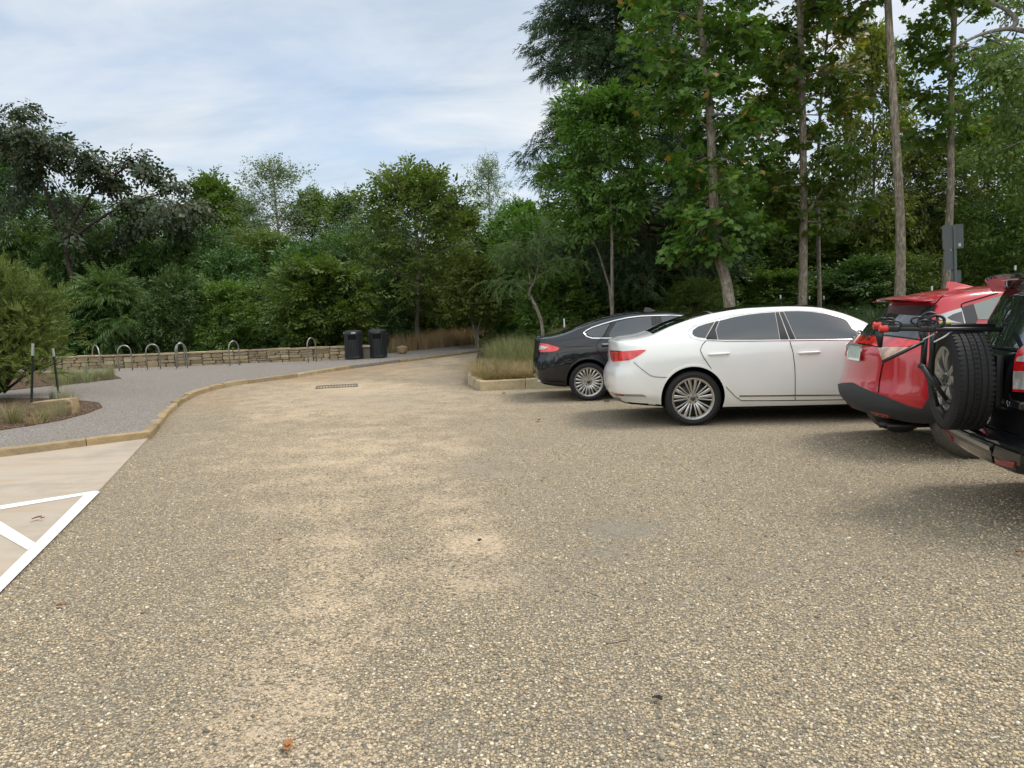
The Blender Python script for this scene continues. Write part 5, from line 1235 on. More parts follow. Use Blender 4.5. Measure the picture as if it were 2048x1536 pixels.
# straps and cradles along the arms
cr = MB()
for (a, b, ar_) in arms:
    for k_, t_ in enumerate((.06, .12, .36, .42)):
        q = a.lerp(b, t_); n_ = 14; rr = .034 if k_ < 2 else .040
        cr.tube([q+Vector((rr*1.1*math.sin(2*math.pi*i/n_), .008*math.sin(3*i), .012+rr*(1-math.cos(2*math.pi*i/n_))*.62)) for i in range(n_+1)], .0075, 6)
        cr.box(q+Vector((0, 0, .0)), (.055, .042, .045), None, .01)
    q = a.lerp(b, .46); n_ = 18; cr.tube([q+Vector((.055*math.cos(2*math.pi*i/n_), 0, .055+.040*math.sin(2*math.pi*i/n_))) for i in range(n_+1)], .011, 6)
cr.build('cradle', M['rackblack'], rk0, True)
MB().tube([arms[1][0].lerp(arms[1][1], .54)+Vector((0, 0, .02)), arms[1][0].lerp(arms[1][1], .64)+Vector((0, 0, .02))], .014, 6).build('strap_tag', M['yellow'], rk0, True)
hs = MB(); q = arms[0][0]; hs.tube([RP(1759, 664, -.13), RP(1760, 694, -.1)], [.030, .016], 8); hs.build('hanging_strap', M['rackblack'], rk0, True)
ms = MB()
for (p0, p1, lat) in (((1851, 658), (1846, 735), -.07), ((1866, 658), (1863, 748), .07)):
    ms.tube([RP(*p0, lat), RP(*p1, lat)], .021, 8)
ms.tube([RP(1840, 662, 0), RP(1846, 690, 0)], .014, 6); ms.tube([RP(1848, 683, -.10), RP(1800, 707, -.12), RP(1764, 724, -.13)], .0125, 6)
ms.build('mast', M['rackblack'], rk0, True)
lg = MB(); ft_ = MB()
for (p0, p1, lat) in (((1845, 735), (1894, 800), -.16), ((1852, 742), (1876, 812), -.05), ((1858, 738), (1902, 806), .1)):
    lg.tube([RP(*p0, lat), RP(*p1, lat)], .016, 8)
lg.tube([RP(1838, 730, -.12), RP(1852, 738, -.12), RP(1858, 748, -.1)], .02, 8)
lg.build('lower_leg', M['rackblack'], rk0, True)
hk = MB(); hk.tube([RP(1893, 802, -.18), RP(1905, 806, -.19), RP(1914, 806, -.2)], .02, 8); hk.tube([RP(1876, 812, -.05), RP(1888, 832, -.05), RP(1900, 850, -.03)], .026, 8)
hk.tube([RP(1868, 780, -.05), RP(1872, 805, -.02), RP(1884, 832, 0), RP(1892, 846, 0)], .017, 8); hk.build('hook', M['rackblack'], rk0, True)
cdm = MB(); a_, b_ = RP(1868, 684, -.14), RP(1908, 660, -.12); cdm.tube([a_, a_.lerp(b_, .5)+Vector((0, 0, -.006)), b_], .0055, 6); cdm.tube([RP(1846, 679, -.12), RP(1868, 668, -.12)], .0045, 6); cdm.build('cord', M['rope'], rk0, True)
# ================================================================ vegetation
def templ_leaf(outline, x0, y0, z0, ang, L, tilt, roll, fold=.18, curl=.15):
    """one leaf polygon placed in twig space; outline in (along, across)"""
    o = np.array(outline, float)*L
    p = np.stack([o[:, 0], o[:, 1], -np.abs(o[:, 1])*fold - curl*o[:, 0]**2/max(L, 1e-6)], -1)
    cr, sr = math.cos(roll), math.sin(roll); p = np.stack([p[:, 0], p[:, 1]*cr-p[:, 2]*sr, p[:, 1]*sr+p[:, 2]*cr], -1)
    ct, st_ = math.cos(tilt), math.sin(tilt); p = np.stack([p[:, 0]*ct+p[:, 2]*st_, p[:, 1], -p[:, 0]*st_+p[:, 2]*ct], -1)
    ca, sa = math.cos(ang), math.sin(ang); p = np.stack([p[:, 0]*ca-p[:, 1]*sa, p[:, 0]*sa+p[:, 1]*ca, p[:, 2]], -1)
    return p + np.array([x0, y0, z0])
MAPLE = [(0, 0), (.12, .20), (-.02, .46), (.27, .33), (.46, .56), (.58, .24), (1, 0), (.58, -.24), (.46, -.56), (.27, -.33), (-.02, -.46), (.12, -.20)]
OVAL = [(0, 0), (.22, .21), (.6, .24), (1, 0), (.6, -.24), (.22, -.21)]
DIAM = [(0, 0), (.42, .27), (1, 0), (.42, -.27)]
SLIM = [(0, 0), (.4, .15), (1, 0), (.4, -.15)]
rt = random.Random(21)
def twig(outline, n, L, spread, jit=.25, tiltm=.5, twl=1.0):
    out = []
    for i in range(n):
        x = twl*(.15+.85*i/max(1, n-1)); s_ = 1 if i % 2 else -1
        ang = (s_*rt.uniform(.5, 1.2) if i < n-1 else 0)+rt.uniform(-jit, jit)
        out.append(templ_leaf(outline, x*rt.uniform(.85, 1), s_*spread*rt.uniform(0, 1), rt.uniform(-.12, .12), ang, L*rt.uniform(.7, 1.15), rt.uniform(-.2, 1)*tiltm, rt.uniform(-.6, .6)))
    return np.array(out)
def frond(n, L, w_=SLIM, droop=.5, length=1.0):
    out = []
    for i in range(n):
        k_ = (i+.5)/n; x = length*k_; z = -droop*k_*k_
        for s_ in (-1, 1): out.append(templ_leaf(w_, x, 0, z, s_*rt.uniform(.85, 1.2), L*(1-.5*abs(k_-.4))*rt.uniform(.8, 1.1), .35+.5*k_, rt.uniform(-.3, .3), .1))
    return np.array(out)
def spray(n, L):
    out = []
    for i in range(n):
        k_ = i/(n-1); s_ = 1 if i % 2 else -1
        out.append(templ_leaf([(0, 0), (.3, .085), (1, 0), (.3, -.085)], .05+.75*k_, 0, rt.uniform(-.05, .05)-.18*k_*k_, s_*rt.uniform(.2, .75), L*(1.15-.6*k_), rt.uniform(-.3, .5), rt.uniform(-1.2, 1.2)))
    return np.array(out)
TM = {'maple': [twig(MAPLE, 6, .46, .12) for _ in range(6)], 'oval': [twig(OVAL, 8, .36, .12) for _ in range(6)], 'small': [twig(DIAM, 10, .27, .16, .5, .8) for _ in range(6)],
      'tiny': [twig(DIAM, 12, .19, .22, .7, .9) for _ in range(6)], 'frond': [frond(9, .24, SLIM, rt.uniform(.25, .7)) for _ in range(6)], 'spray': [spray(14, .36) for _ in range(6)], 'sumac': [frond(8, .34, [(0, 0), (.4, .13), (1, 0), (.4, -.13)], rt.uniform(.3, .6)) for _ in range(6)]}
def rotmats(d, up):
    d = d/np.linalg.norm(d, axis=1, keepdims=True); y = np.cross(up, d); y /= np.maximum(np.linalg.norm(y, axis=1, keepdims=True), 1e-6); z = np.cross(d, y)
    return np.stack([d, y, z], -1)
def sprites(name, kind, pos, d, up, sc, rg_):
    """merge one twig template per point into a single foliage mesh"""
    T = TM[kind]; pick = rg_.integers(0, len(T), len(pos)); Rm = rotmats(d, up); parts = []
    for k_, t_ in enumerate(T):
        m_ = pick == k_
        if not m_.any(): continue
        v = np.einsum('nij,klj->nkli', Rm[m_], t_)*sc[m_][:, None, None, None] + pos[m_][:, None, None, :]
        parts.append(v.reshape(-1, t_.shape[1], 3))
    return polymesh(name, np.concatenate(parts))

class Plant:
    """grows limbs and collects twig positions"""
    def __init__(s, seed): s.r = random.Random(seed); s.g = np.random.default_rng(seed); s.wood = MB(); s.pos = []; s.dir = []; s.lo = 1e9
    def limb(s, pts, r0, r1, n=6):
        m_ = len(pts); s.wood.tube(pts, [max(.004, r0+(r1-r0)*i/(m_-1)) for i in range(m_)], n, cap=False)
    def twigs(s, p, d, n, sig, flat=.6, outw=.7):
        for _ in range(n):
            j = Vector((s.r.gauss(0, sig), s.r.gauss(0, sig), s.r.gauss(0, sig)*flat)); s.pos.append(p+j)
            a = s.r.uniform(0, 6.283); q = Vector((math.cos(a), math.sin(a), s.r.uniform(-.3, .3)))
            s.dir.append((d.normalized()*outw + q*(1-outw*.5) + j*.5/max(sig, .01)).normalized())
    def branch(s, o, d, L, r0, droop=.3, nsub=5, m=2, sig=.16, wig=.14, start=.3, thick=True, flat=.6, subl=.42):
        pts = [Vector(o)]; d = Vector(d).normalized(); n = 7
        for i in range(n):
            d = (d + Vector((s.r.gauss(0, wig), s.r.gauss(0, wig), s.r.gauss(0, wig*.6)-droop/n))).normalized(); pts.append(pts[-1]+d*(L/n))
        if thick: s.limb(pts, r0, .006, 5)
        def at(q):
            x = q*n; i = min(int(x), n-1); return pts[i].lerp(pts[i+1], x-i), (pts[i+1]-pts[i]).normalized()
        for k_ in range(nsub):
            q = start+(1-start)*(k_+s.r.random())/nsub; p, dd = at(q)
            a = s.r.choice((-1, 1))*s.r.uniform(.5, 1.25); d2 = Matrix.Rotation(a, 3, 'Z') @ dd; d2.z += s.r.uniform(-.15, .35); d2.normalize()
            L2 = L*subl*(1.15-.7*q)*s.r.uniform(.6, 1.15); pp = [p]
            for i in range(3): d2 = (d2+Vector((s.r.gauss(0, .15), s.r.gauss(0, .15), s.r.gauss(0, .1)-droop/5))).normalized(); pp.append(pp[-1]+d2*(L2/3))
            if thick and r0 > .012: s.limb(pp, max(.005, r0*.35), .004, 4)
            for i in (1, 2, 3): s.twigs(pp[i], d2, m, sig, flat)
        for q in (.62, .8, 1.0): p, dd = at(q); s.twigs(p, dd, m, sig, flat)
    def finish(s, root, kind, size, leafm, barkm,  svar=.3, updir=(0, 0, 1), uprand=.55, hang=0.0):
        pos = np.array([tuple(p) for p in s.pos]); d = np.array([tuple(p) for p in s.dir]); d[:, 2] -= hang
        up = np.array(updir, float)+s.g.normal(0, uprand, (len(pos), 3)); sc = size*(1+s.g.uniform(-svar, svar, len(pos)))
        s.top = float(np.percentile(pos[:, 2], 99)); s.rad = float(np.percentile(np.hypot(pos[:, 0], pos[:, 1]), 95))
        obj('crown', sprites('crown', kind, pos, d, up, sc, s.g), leafm, root)
        if s.wood.v: s.wood.build('trunk', barkm, root, True)
def interp_path(path, t_):
    for (a, pa), (b, pb) in zip(path, path[1:]):
        if t_ <= b: return Vector(pa).lerp(Vector(pb), (t_-a)/(b-a))
    return Vector(path[-1][1])
def smooth_path(pts, n=18):
    """Catmull-Rom through points"""
    P_ = [Vector(p) for p in pts]; q = [P_[0]*2-P_[1]]+P_+[P_[-1]*2-P_[-2]]; out = []
    for i in range(1, len(q)-2):
        for k_ in range(n):
            t_ = k_/n; a, b, c, e = q[i-1], q[i], q[i+1], q[i+2]
            out.append(.5*((2*b)+(c-a)*t_+(2*a-5*b+4*c-e)*t_*t_+(3*b-a-3*c+e)*t_**3))
    return out+[P_[-1]]
def grow_tree(root, H, seed, prof, t0, nb, el, kind, size, leafm, barkm, r0, path=None, droop=.3, nsub=5, m=2, sig=.18, asym=None, hang=0.0, uprand=.55, stems=None, flat=.6, taper=.25, dens=None, subl=.42):
    p = Plant(seed); pf = pch(prof)
    path = path or [(0, 0, 0), (0.02*H*p.r.uniform(-1, 1), .02*H*p.r.uniform(-1, 1), H*.5), (.03*H*p.r.uniform(-1, 1), 0, H*.97)]
    tp = smooth_path(path); nT = len(tp)
    def at(t_): x = t_*(nT-1); i = min(int(x), nT-2); return tp[i].lerp(tp[i+1], x-i)
    if stems:
        for k_ in range(stems):
            a = k_*2.4+p.r.random(); sp_ = p.r.uniform(.10, .3)*H*.6
            pts = smooth_path([(.04*math.cos(a), .04*math.sin(a), 0), (sp_*.3*math.cos(a), sp_*.3*math.sin(a), H*.28), (sp_*math.cos(a), sp_*math.sin(a), H*.6)], 6); p.limb(pts, r0*p.r.uniform(.7, 1), r0*.35, 7)
    else:
        fl = [max(.008, r0*(1-(1-taper)*i/(nT-1))*(1+.45*math.exp(-i/(nT-1)*H/.35))) for i in range(nT)]; p.wood.tube(tp, fl, 10, cap=False)
    for i in range(nb):
        f = (i+p.r.random())/nb; t_ = t0+(1-t0)*f**(dens or 1.0); az = i*2.39996+p.r.uniform(-.4, .4)
        L = float(pf(t_))*p.r.uniform(.65, 1.12)*(asym(az) if asym else 1)
        if L < .12: continue
        e = R(el[0]+(el[1]-el[0])*f+p.r.uniform(-14, 14)); d = Vector((math.cos(az)*math.cos(e), math.sin(az)*math.cos(e), math.sin(e)))
        o = at(t_)
        if stems: o = o*1 + Vector((math.cos(az), math.sin(az), 0))*L*.12
        p.branch(o, d, L, max(.008, r0*(1-t_*.8)*.38), droop, nsub, m, sig*(1 if L > .8 else .7), thick=True, flat=flat, subl=subl)
    p.twigs(at(1.0), Vector((0, 0, 1)), m*3, sig, 1.0)
    p.finish(root, kind, size, leafm, barkm, hang=hang, uprand=uprand); return p

# ---- foliage colours
def tones(*cs): n = len(cs)-1; return [(i/n, c) for i, c in enumerate(cs)]
G1 = lambda k_: tuple(a*k_ for a in (.045, .105, .022))
M['lf_maple'] = leaf_mat('maple_leaves', [(0, (.034, .075, .014)), (.4, (.054, .108, .018)), (.8, (.085, .145, .025)), (.965, (.11, .155, .03)), (.98, (.24, .10, .025)), (1, (.28, .16, .03))], .4, patch=(.075, .12, .02), gain=1.6)
M['lf_maple2'] = leaf_mat('turning_leaves', [(0, (.05, .09, .02)), (.35, (.10, .13, .025)), (.75, (.17, .16, .035)), (1, (.26, .19, .05))], .36)
M['lf_green'] = leaf_mat('green_leaves', tones((.027, .057, .013), (.050, .094, .018), (.085, .135, .026)), .34, val=.4, gain=1.65)
M['lf_dark'] = leaf_mat('dark_leaves', tones((.018, .040, .012), (.030, .062, .017), (.05, .09, .024)), .28, val=.35, gain=1.85)
M['lf_olive'] = leaf_mat('olive_leaves', tones((.04, .08, .017), (.065, .11, .021), (.095, .135, .027), (.15, .155, .035)), .34, val=.35, patch=(.10, .13, .028), gain=1.3)
M['lf_yellow'] = leaf_mat('yellow_leaves', tones((.075, .11, .02), (.125, .15, .027), (.20, .175, .04)), .38, patch=(.13, .15, .028))
M['lf_pale'] = leaf_mat('pale_leaves', tones((.07, .10, .05), (.10, .14, .06), (.14, .17, .09)), .35)
M['lf_cedar'] = leaf_mat('cedar_sprays', tones((.018, .040, .018), (.030, .062, .026), (.046, .082, .03)), .15, .6, .2)
M['lf_juniper'] = leaf_mat('juniper_sprays', [(0, (.045, .05, .016)), (.35, (.055, .085, .02)), (.75, (.085, .125, .027)), (1, (.13, .165, .04))], .2, .6, .2)
M['lf_mimosa'] = leaf_mat('drooping_dark_leaves', [(0, (.022, .032, .016)), (.5, (.036, .055, .024)), (.85, (.058, .065, .028)), (1, (.12, .085, .045))], .22, patch=(.03, .045, .022), gain=1.3)
M['lf_sumac'] = leaf_mat('sumac_fronds', tones((.035, .068, .018), (.055, .098, .026), (.075, .125, .03)), .3)
M['bark_maple'] = bark_mat('maple_bark', (.22, .18, .14), (.52, .44, .35), 7, (.38, .36, .32)); M['bark_grey'] = bark_mat('grey_bark', (.18, .155, .125), (.40, .35, .29), 9); M['bark_dark'] = bark_mat('dark_bark', (.035, .028, .022), (.10, .08, .065), 8)
M['bark_cedar'] = bark_mat('cedar_bark', (.06, .035, .025), (.17, .10, .07), 12); M['bark_pale'] = bark_mat('pale_bark', (.20, .18, .15), (.42, .38, .33), 10)

def tree_at(name, label, px, depth, py_top, group=None, h0=None, cat='tree'):
    b = B(px, depth, 0); h = gz(b.x, b.y) if h0 is None else h0
    b = B(px, depth, h); b.z = h; top = P(px, py_top, _f.dot(b-CAM)).z
    return empty(name, b, 0, label, cat, group), top-h, _f.dot(b-CAM)/FPX
def rel(root, px, py, dy=0.0):
    """photo point at this tree's own depth, in the tree's coordinates"""
    z = _f.dot(Vector(root.location)-CAM)+dy; return P(px, py, z)-Vector(root.location)

# ---- the big trees over the cars
def trunk_tree(name, label, pxs, depth, ptop, r0, prof, t0, nb, el, kind, size, leafm, barkm, seed, **kw):
    px0, py0 = pxs[0]; b = B(px0, depth, 0); h = gz(b.x, b.y); b = B(px0, depth, h); b.z = h
    root = empty(name, b, 0, label, 'tree', kw.pop('group', None)); pts = [(0, 0, -.1)]
    for a, c in pxs[1:]: q = rel(root, a, c); pts.append((q.x, q.y*.3, q.z))
    grow_tree(root, pts[-1][2], seed, prof, t0, nb, el, kind, size, leafm, barkm, r0, path=pts, **kw); return root
GR = 'tall slender trees behind the parked cars'
trunk_tree('maple_tree', 'leaning maple with a curved base rising over the white saloon rear roof', [(1468, 622), (1452, 575), (1434, 510), (1424, 420), (1413, 250), (1397, 110), (1385, 0), (1372, -150), (1360, -300)], 20.5, -300, .16,
           [(0, .3), (.18, .9), (.3, 1.15), (.5, 1.35), (.75, 1.9), (.92, 1.7), (1, .7)], .29, 62, (8, 48), 'maple', .36, M['lf_maple'], M['bark_maple'], 101, nsub=5, m=2, sig=.2, droop=.5, taper=.4, group=GR)
trunk_tree('maple_tree', 'straight pale maple trunk over the white saloon front roof, half yellowing leaves', [(1604, 615), (1602, 500), (1600, 400), (1592, 200), (1582, 0), (1576, -150), (1570, -260)], 22.5, -260, .135,
           [(0, .3), (.2, 1.0), (.34, 1.4), (.5, 1.25), (.62, 1.6), (.8, 1.6), (1, .6)], .26, 58, (5, 45), 'maple', .36, M['lf_maple'], M['bark_maple'], 102, nsub=5, m=2, sig=.2, droop=.55, taper=.4, group=GR)
trunk_tree('maple_tree', 'bare pale maple trunk rising behind the red hatchback spoiler, leafless up to the frame top', [(1798, 600), (1795, 500), (1788, 390), (1772, 220), (1752, 0), (1742, -150), (1735, -260)], 20.5, -260, .14,
           [(0, .2), (.5, .3), (.6, .9), (.72, 1.5), (.9, 1.7), (1, .6)], .64, 24, (12, 48), 'maple', .36, M['lf_maple'], M['bark_maple'], 103, nsub=5, m=2, sig=.2, droop=.45, taper=.45, group=GR)
trunk_tree('maple_tree', 'thin straight maple trunk just beside the grey sign back', [(1887, 600), (1889, 480), (1890, 380), (1884, 200), (1884, 60), (1884, -150), (1884, -260)], 22.0, -260, .12,
           [(0, .2), (.4, .3), (.46, 1.0), (.6, 1.3), (.75, 1.5), (.9, 1.5), (1, .5)], .42, 26, (10, 45), 'maple', .36, M['lf_maple'], M['bark_maple'], 104, nsub=5, m=2, sig=.2, droop=.5, taper=.45, group=GR)
# yellowing boughs across the second maple
r_ = empty('maple_tree', B(1640, 24.5, .55), 0, 'smaller maple with yellow green boughs arching behind the straight pale trunk', 'tree', GR); r_.location.z = gz(r_.location.x, r_.location.y); p = Plant(77)
pts = smooth_path([(0, 0, 0), tuple(rel(r_, 1636, 420)), tuple(rel(r_, 1640, 230)), tuple(rel(r_, 1655, 60)), tuple(rel(r_, 1660, -40))], 8); p.limb(pts, .075, .02, 7)
for (a, c, e, g_) in ((1640, 200, 1520, 190), (1640, 190, 1560, 110), (1648, 120, 1600, 40), (1650, 110, 1700, 60), (1640, 180, 1690, 120), (1638, 230, 1540, 240), (1655, 60, 1640, -20), (1645, 150, 1580, 150), (1640, 220, 1700, 200)):
    o, q = rel(r_, a, c), rel(r_, e, g_, p.r.uniform(-1, 1)); d_ = q-o; p.branch(o, d_+Vector((0, 0, .2)), d_.length*1.05, .022, .4, 7, 3, .2)
p.finish(r_, 'maple', .36, M['lf_maple2'], M['bark_grey'])
trunk_tree('cedar_tree', 'tall dark evergreen cedar with drooping feathery boughs behind the black saloon', [(1312, 622), (1300, 560), (1285, 430), (1262, 250), (1240, 125), (1226, 20), (1215, -120), (1210, -230)], 28, -230, .24,
           [(0, .5), (.1, 2.2), (.25, 3.5), (.38, 3.7), (.5, 3.1), (.62, 3.0), (.78, 2.3), (.92, 1.1), (1, .3)], .09, 150, (-4, 22), 'spray', .52, M['lf_cedar'], M['bark_cedar'], 105, nsub=9, m=5, sig=.2, droop=.25, hang=.35, uprand=.8, taper=.3)
trunk_tree('sapling', 'slim forked sapling with fresh green layered leaves in front of the cedar', [(1224, 640), (1223, 560), (1221, 440), (1214, 330), (1206, 250), (1205, 215)], 23, 215, .055,
           [(0, .2), (.35, .5), (.45, 1.1), (.62, 1.35), (.8, 1.25), (.92, .7), (1, .3)], .40, 40, (0, 40), 'oval', .40, M['lf_green'], M['bark_grey'], 106, nsub=6, m=2, sig=.17, droop=.55)
q = empty('sapling', B(1170, 24.2, 0), 0, 'thin pale sapling slanting beside the forked one, feathery top before the cedar', 'tree'); q.location.z = gz(q.location.x, q.location.y); p = Plant(31)
pts = smooth_path([tuple(rel(q, 1219, 575)), tuple(rel(q, 1195, 500)), tuple(rel(q, 1168, 445)), tuple(rel(q, 1140, 380)), tuple(rel(q, 1120, 330))], 8); pts = smooth_path([tuple(rel(q, 1224, 632)), tuple(rel(q, 1219, 575))], 4)+pts; p.limb(pts, .04, .012, 7)
for k_ in range(16):
    t_ = .45+.55*k_/16; o = pts[int(t_*(len(pts)-1))]; a = k_*2.4; p.branch(o, (math.cos(a), math.sin(a), .35), 1.25-.4*t_, .012, .5, 5, 2, .15)
p.finish(q, 'oval', .36, M['lf_green'], M['bark_grey'])
# mimosa by the raised bed
q = empty('mimosa_tree', B(1086, 21.5, .45), 0, 'small crooked tree with weeping ferny fronds at the raised bed behind the black saloon', 'tree'); q.location.z = gz(q.location.x, q.location.y); p = Plant(32)
pts = smooth_path([tuple(rel(q, 1087, 680)), tuple(rel(q, 1082, 640)), tuple(rel(q, 1066, 602)), tuple(rel(q, 1058, 585)), tuple(rel(q, 1070, 560)), tuple(rel(q, 1076, 535))], 6); p.limb(pts, .055, .03, 8)
for (e, g_) in ((1000, 510), (1020, 480), (1045, 455), (1075, 445), (1105, 462), (1130, 500), (1015, 545), (990, 560), (1050, 500), (1090, 490), (1115, 530), (1030, 575), (1070, 470)):
    o = pts[-1] if p.r.random() < .6 else pts[-9]; d_ = rel(q, e, g_, p.r.uniform(-.8, .8))-o; p.branch(o, d_+Vector((0, 0, .35)), d_.length*1.05, .018, .6, 6, 2, .16)
p.finish(q, 'frond', .36, M['lf_sumac'], M['bark_grey'], hang=.18)
# thin multi-stem tree beyond the path
def shrub_tree(name, label, px, depth, py_top, hw, seed, leafm, barkm, kind, size, stems, t0=.38, nb=46, m=2, el=(10, 60), r0=.035, cat='tree', group=None, sig=.16, nsub=5, prof=None, h0=None, droop=.4):
    root, H, k_ = tree_at(name, label, px, depth, py_top, group, h0, cat); W = hw*k_
    p_ = grow_tree(root, H, seed, prof or [(0, W*.3), (t0, W*.75), ((t0+1)/2, W), (.9, W*.6), (1, W*.25)], t0, nb, el, kind, size, leafm, barkm, r0, stems=stems, nsub=nsub, m=m, sig=sig, droop=droop)
    root.scale = (W/(p_.rad+.1), W/(p_.rad+.1), H/(p_.top+.1)); return root
shrub_tree('redbud_tree', 'thin pale multi-stem tree with light green heart leaves in the brown grass', 955, 29, 520, 62, 41, M['lf_olive'], M['bark_pale'], 'oval', .38, 5, .36, 40)
shrub_tree('redbud_tree', 'spreading multi-stem tree with layered green leaves behind the wall beside the bins', 655, 28.5, 528, 105, 42, M['lf_green'], M['bark_pale'], 'oval', .42, 6, .26, 70, 3, (0, 55))
trunk_tree('elm_tree', 'slender grey trunked tree with broad olive crown beside the orange boulder', [(832, 694), (835, 620), (838, 560), (836, 480), (832, 430), (832, 405)], 31.5, 405, .11,
           [(0, .3), (.28, 1.2), (.36, 2.4), (.55, 2.7), (.75, 2.4), (.92, 1.5), (1, .6)], .30, 80, (2, 60), 'oval', .42, M['lf_olive'], M['bark_grey'], 107, nsub=6, m=2, sig=.2, droop=.3, taper=.3)
# dark tree with hanging leaves at the far side of the path
q = empty('silk_tree', B(168, 33, 0), 0, 'wide dark tree with drooping leaf clusters rising highest at the picture edge above the juniper', 'tree'); p = Plant(33)
tr = smooth_path([tuple(rel(q, 165, 690)), tuple(rel(q, 163, 600)), tuple(rel(q, 140, 540)), tuple(rel(q, 132, 490))], 6); p.limb(tr, .16, .10, 8)
f1 = smooth_path([tuple(rel(q, 132, 490)), tuple(rel(q, 100, 410)), tuple(rel(q, 72, 320)), tuple(rel(q, 50, 250))], 6); f2 = smooth_path([tuple(rel(q, 132, 490)), tuple(rel(q, 155, 430)), tuple(rel(q, 200, 370)), tuple(rel(q, 260, 330))], 6); f3 = smooth_path([tuple(rel(q, 132, 490)), tuple(rel(q, 180, 450)), tuple(rel(q, 250, 410)), tuple(rel(q, 330, 385))], 6)
for f_ in (f1, f2, f3): p.limb(f_, .085, .03, 6)
for (e, g_, f_) in ((25, 205, f1), (10, 235, f1), (40, 228, f1), (-15, 215, f1), (-30, 245, f1), (80, 285, f1), (65, 250, f1), (-60, 310, f1), (110, 262, f1), (40, 300, f1), (0, 270, f1), (150, 275, f2), (205, 312, f2), (262, 302, f2), (300, 340, f2), (120, 330, f1), (170, 330, f2), (325, 362, f3), (362, 352, f2), (398, 372, f3), (350, 405, f3), (265, 402, f3), (190, 385, f2), (285, 455, f3), (215, 465, f3), (120, 420, f1), (335, 440, f3), (10, 380, f1), (60, 350, f1), (240, 360, f2), (160, 470, f1), (-40, 420, f1), (390, 425, f3)):
    o = f_[p.r.randrange(len(f_)//2, len(f_))]; d_ = rel(q, e, g_, p.r.uniform(-1.6, 1.6))-o; p.branch(o, d_+Vector((0, 0, .3)), max(.8, d_.length), .03, .5, 6, 3, .24, start=.45)
p.finish(q, 'oval', .52, M['lf_mimosa'], M['bark_dark'], hang=.8)
# big tree beyond the frame reaching in over the black off-roader
q = empty('oak_tree', B(2200, 17, .55), 0, 'big tree whose bare grey limb reaches in at the top corner over the black off-roader', 'tree'); q.location.z = gz(q.location.x, q.location.y); p = Plant(34)
tr = smooth_path([(0, 0, -.1), tuple(rel(q, 2190, 400)), tuple(rel(q, 2165, 180)), tuple(rel(q, 2150, 40)), tuple(rel(q, 2140, -150))], 6); p.limb(tr, .26, .14, 10)
L1 = smooth_path([tuple(rel(q, 2160, 120)), tuple(rel(q, 2090, 72)), tuple(rel(q, 2048, 62)), tuple(rel(q, 2012, 58)), tuple(rel(q, 1960, 70)), tuple(rel(q, 1905, 96))], 6); L2 = smooth_path([tuple(rel(q, 2022, 60)), tuple(rel(q, 2032, 40)), tuple(rel(q, 2010, 18)), tuple(rel(q, 1985, 4)), tuple(rel(q, 1970, -40))], 6)
p.limb(L1, .085, .022, 8); p.limb(L2, .06, .03, 8)
for (e, g_) in ((1990, 120), (2040, 160), (1970, 190), (2030, 240), (2060, 310), (2000, 270), (2080, 200), (1950, 130), (2100, 120), (2050, -20), (2090, 380), (2120, 300), (2000, -40), (2060, 420)):
    o = L1[p.r.randrange(0, len(L1)-6)] if g_ < 200 else tr[p.r.randrange(10, 20)]; d_ = rel(q, e, g_, p.r.uniform(-.8, 1.5))-o; p.branch(o, d_+Vector((0, 0, .25)), max(.7, d_.length), .02, .5, 7, 3, .2)
p.finish(q, 'small', .42, M['lf_olive'], M['bark_pale'], hang=.3)

# ---- juniper in the near bed
q = empty('juniper_bush', G(4, 797, PATHZ), 0, 'big feathery yellow green juniper bush growing in the near planting bed', 'bush'); p = Plant(35)
for k_ in range(46):
    a = k_*2.39996; f = (k_+.5)/46; e = R(34+52*f+p.r.uniform(-8, 8)); L = (1.62+.55*f)*p.r.uniform(.85, 1.08)
    if math.cos(a) > 0: L *= .96
    p.branch((.06*math.cos(a), .06*math.sin(a), .12+.2*f), (math.cos(a)*math.cos(e), math.sin(a)*math.cos(e), math.sin(e)), L, .026, -.12, 11, 3, .10, wig=.10, start=.30, flat=1.0, subl=.5)
p.finish(q, 'spray', .30, M['lf_juniper'], M['bark_dark'], uprand=.9, hang=-.25)

# ---- woodland behind: shared crowns, each tree its own object
NP = {}
def proto(key, H, seed, W, kind, size, leafm, barkm, t0, nb, el, m=2, sig=.26, nsub=5, r0=.13, stems=None, droop=.35, prof=None):
    r_ = empty(key[0], (0, 0, 0)); pl_ = grow_tree(r_, H, seed, prof or [(0, W*.35), (t0, W*.7), (t0+.3*(1-t0), W), (.8, W*.8), (.94, W*.45), (1, W*.2)], t0, nb, el, kind, size, leafm, barkm, r0, stems=stems, nsub=nsub, m=m, sig=sig, droop=droop)
    NP[key] = [r_, pl_.top+.15, pl_.rad+.1, False]; return r_
BT = 'woodland_tree'
proto((BT, 'dark', 0), 10, 201, 3.0, 'small', .62, M['lf_dark'], M['bark_dark'], .15, 92, (0, 60)); proto((BT, 'dark', 1), 10, 202, 3.0, 'small', .62, M['lf_dark'], M['bark_dark'], .12, 92, (-5, 60))
proto((BT, 'green', 0), 10, 203, 3.0, 'small', .62, M['lf_green'], M['bark_dark'], .14, 92, (0, 65)); proto((BT, 'green', 1), 10, 204, 3.0, 'oval', .6, M['lf_green'], M['bark_grey'], .18, 92, (0, 60))
proto((BT, 'olive', 0), 10, 205, 3.0, 'small', .62, M['lf_olive'], M['bark_grey'], .16, 92, (0, 62)); proto((BT, 'olive', 1), 10, 206, 3.0, 'oval', .6, M['lf_olive'], M['bark_grey'], .2, 84, (5, 62))
